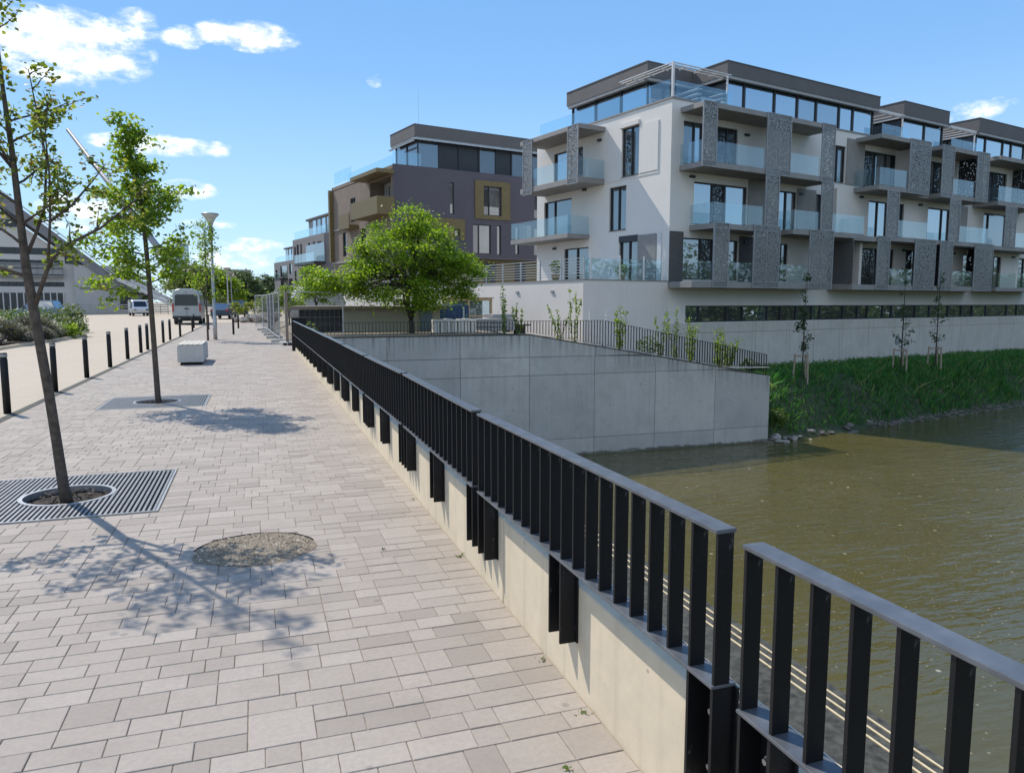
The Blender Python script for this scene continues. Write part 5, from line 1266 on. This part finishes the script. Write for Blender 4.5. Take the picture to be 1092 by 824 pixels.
# cars
def car(loc,rz,paint,label,suv=0,glass='carglass',van_=False):
    t=thing('parked_car',loc,label,'car','cars parked beyond the plaza',rz=R(rz)); h=1.48+.27*suv; wl=.42
    if van_: pr=[(-2.2,.35),(2.1,.35),(2.2,.8),(1.9,1.05),(1.25,1.75),(.9,1.88),(-2.0,1.9),(-2.2,1.7)]; cab=[(-.2,1.15),(1.62,1.15),(1.2,1.68),(-.2,1.68)]
    else: pr=[(-2.2,.32),(2.15,.32),(2.22,.62),(2.1,.86),(1.1,.98+.12*suv),(-1.9,1.0+.14*suv),(-2.2,.9+.1*suv)]
    b=MB(); b.prism([(x,z) for x,z in pr],'y',-.86,.86); b.build('body',M[paint],t,bevel=.09)
    zb=.96+.13*suv
    if van_: cab=[(.25,1.12),(1.66,1.12),(1.22,1.70),(.25,1.70)]
    else: cab=[(-1.95+.1*suv,zb),(1.15,zb),(.45,h-.04),(-.1,h),(-1.3-.25*suv,h-.02)]
    if not van_:
        c=MB(); n=len(cab)
        for yy,k in ((-.82,0),(.82,0)):
            for x,z in cab: c.v.append((x,yy*(1-.18*(z-zb)/(h-zb)),z))
        c.f=[tuple(range(n)),tuple(range(n,2*n))[::-1]]+[(i,n+i,n+(i+1)%n,(i+1)%n) for i in range(n)]
        c.build('cabin_glass',M[glass],t,bevel=.04)
        r=MB(); r.hexa([(-1.3-.25*suv,-.66,h-.025),(.42,-.66,h-.025),(.42,.66,h-.025),(-1.3-.25*suv,.66,h-.025),(-1.2-.25*suv,-.62,h+.035),(.3,-.62,h+.035),(.3,.62,h+.035),(-1.2-.25*suv,.62,h+.035)]); r.build('roof',M[paint],t,bevel=.03)
        for s in (-1,1):
            p=MB()
            for x0,x1 in ((1.12,.44),(-.25,-.22),(-1.85,-1.32-.2*suv)): p.tube((x0,s*.815,zb),(x1,s*.69,h-.02),.045,n=6)
            p.build('pillar',M[paint],t)
    else:
        for s in (-1,1):
            c=MB(); c.prism(cab,'y',s*.862,s*.875); c.build('side_window',M[glass],t)
        c=MB(); c.hexa([(1.86,-.7,1.1),(1.87,-.7,1.1),(1.87,.7,1.1),(1.86,.7,1.1),(1.27,-.62,1.74),(1.29,-.62,1.74),(1.29,.62,1.74),(1.27,.62,1.74)]); c.build('windscreen',M[glass],t)
    for sx in (-1.38,1.38):
        for s in (-1,1):
            q=MB(); q.path([(sx,s*.66,.33),(sx,s*.875,.33)],[.33,.33],16); wq=q.build('wheel',M['tyre'],t)
            q=MB(); q.path([(sx,s*.876,.33),(sx,s*.89,.33)],[.2,.19],12); q.build('rim',M['galv'],wq)
    for s in (-1,1):
        q=MB(); q.box(2.12,s*.5,.66,2.235,s*.82,.82); q.build('headlight',M['carglassb'],t)
        q=MB(); q.box(-2.215,s*.55,.78,-2.15,s*.82,.95); q.build('tail_light',M['redlight'],t)
        q=MB(); q.box(.85,s*.87,zb,1.0,s*1.05,zb+.14); q.build('mirror',M['plastic'],t,bevel=.02)
    return t
car((-19.6,83,0),166,'suv','blue grey off road car behind the green shrubs at the left',1,'carglassb')
car((-13.4,101,0),-75,'carlight','pale delivery car parked left of the second tree trunk',0,'carglass',True)
car((-2.9,80,0),80,'cardark','dark blue car parked right of the lamp pole',0,'carglassb')
car((-1.75,86,0),95,'cardark','second dark blue car parked in front of the pale rubble',1,'carglassb')
# rubble heap
rr=random.Random(77)
for i,(x,y,s) in enumerate(((-.9,64.5,.55),(-.2,65,.7),(.5,65.5,.85),(1.0,64,.6),(.2,63.6,.5),(-1.5,66,.5),(1.3,66.5,.9),(.7,66.8,.95),(-.5,67,.8))):
    o=bpy.data.objects.new('rubble_boulder',RK[i%6][0]); COL.objects.link(o); o.location=(x,y,s*.35); o.scale=(s,s*.9,s*.85); o.rotation_euler=(rr.uniform(-.5,.5),rr.uniform(-.5,.5),rr.uniform(0,6))
    tag(o,'pale boulder in the rubble heap left of the wire site fence','boulder','rubble heap boulders')
spray_tree((-.1,70,.3),.4,[((0,0,.9),(2.0,1,.5),9)],'reddish green bush growing on the rubble heap','leaf1',random.Random(41),1200,.22,.6,name='bush',tr=.04,forks=3)
# wire site fence panels
def panel(p0,p1,label,foot=True):
    a=Vector((*p0,0)); c=Vector((*p1,0)); Ln=(c-a).length; ang=math.atan2(c.y-a.y,c.x-a.x)
    t=thing('fence_panel',(a.x,a.y,0),label,'fence panel','wire site fence panels',rz=ang)
    f=MB(); f.path([(.04,0,.1),(.04,0,2.05)],.024,8); f.path([(Ln-.04,0,.1),(Ln-.04,0,2.05)],.024,8)
    for z in (.2,2.03): f.tube((.04,0,z),(Ln-.04,0,z),.02)
    f.build('frame',M['galv'],t)
    m=MB(); n=int(Ln/.2)
    for i in range(1,n): m.path([(Ln*i/n,0,.2),(Ln*i/n,0,2.03)],.004,4,False)
    for z in (.45,.75,1.05,1.35,1.65,1.9): m.path([(.04,.004,z),(Ln-.04,.004,z)],.005,4,False)
    m.build('wire_mesh',M['wire'],t)
    if foot:
        for x in (.04,):
            q=MB(); q.box(x-.14,-.36,-.01,x+.14,.36,.13); q.build('foot',M['base'],t,bevel=.02)
panel((1.05,30.2),(3.4,31.2),'wire site fence panel beside the end post, nearest of all')
panel((.92,32.4),(.78,35.8),'wire site fence panel in line behind the nearest one')
panel((.78,35.9),(.70,39.3),'third wire site fence panel in the line along the paving edge')
panel((.70,39.4),(.62,42.8),'fourth wire site fence panel in the line along the paving edge')
panel((.62,42.9),(.40,46.3),'fifth wire site fence panel in the line along the paving edge')
panel((.40,46.4),(.0,49.8),'farthest wire site fence panel in the line, by the rubble heap')
t=thing('barrier_post',(1.12,30.0,0),'brown post with a dark foot at the end of the wire site fence','post')
b=MB(); b.box(-.05,-.05,.1,.05,.05,2.05); b.build('post',M['timber'] if 0 else M['brownbrick'],t)
b=MB(); b.box(-.16,-.16,-.01,.16,.16,.1); b.build('foot',M['plastic'],t)
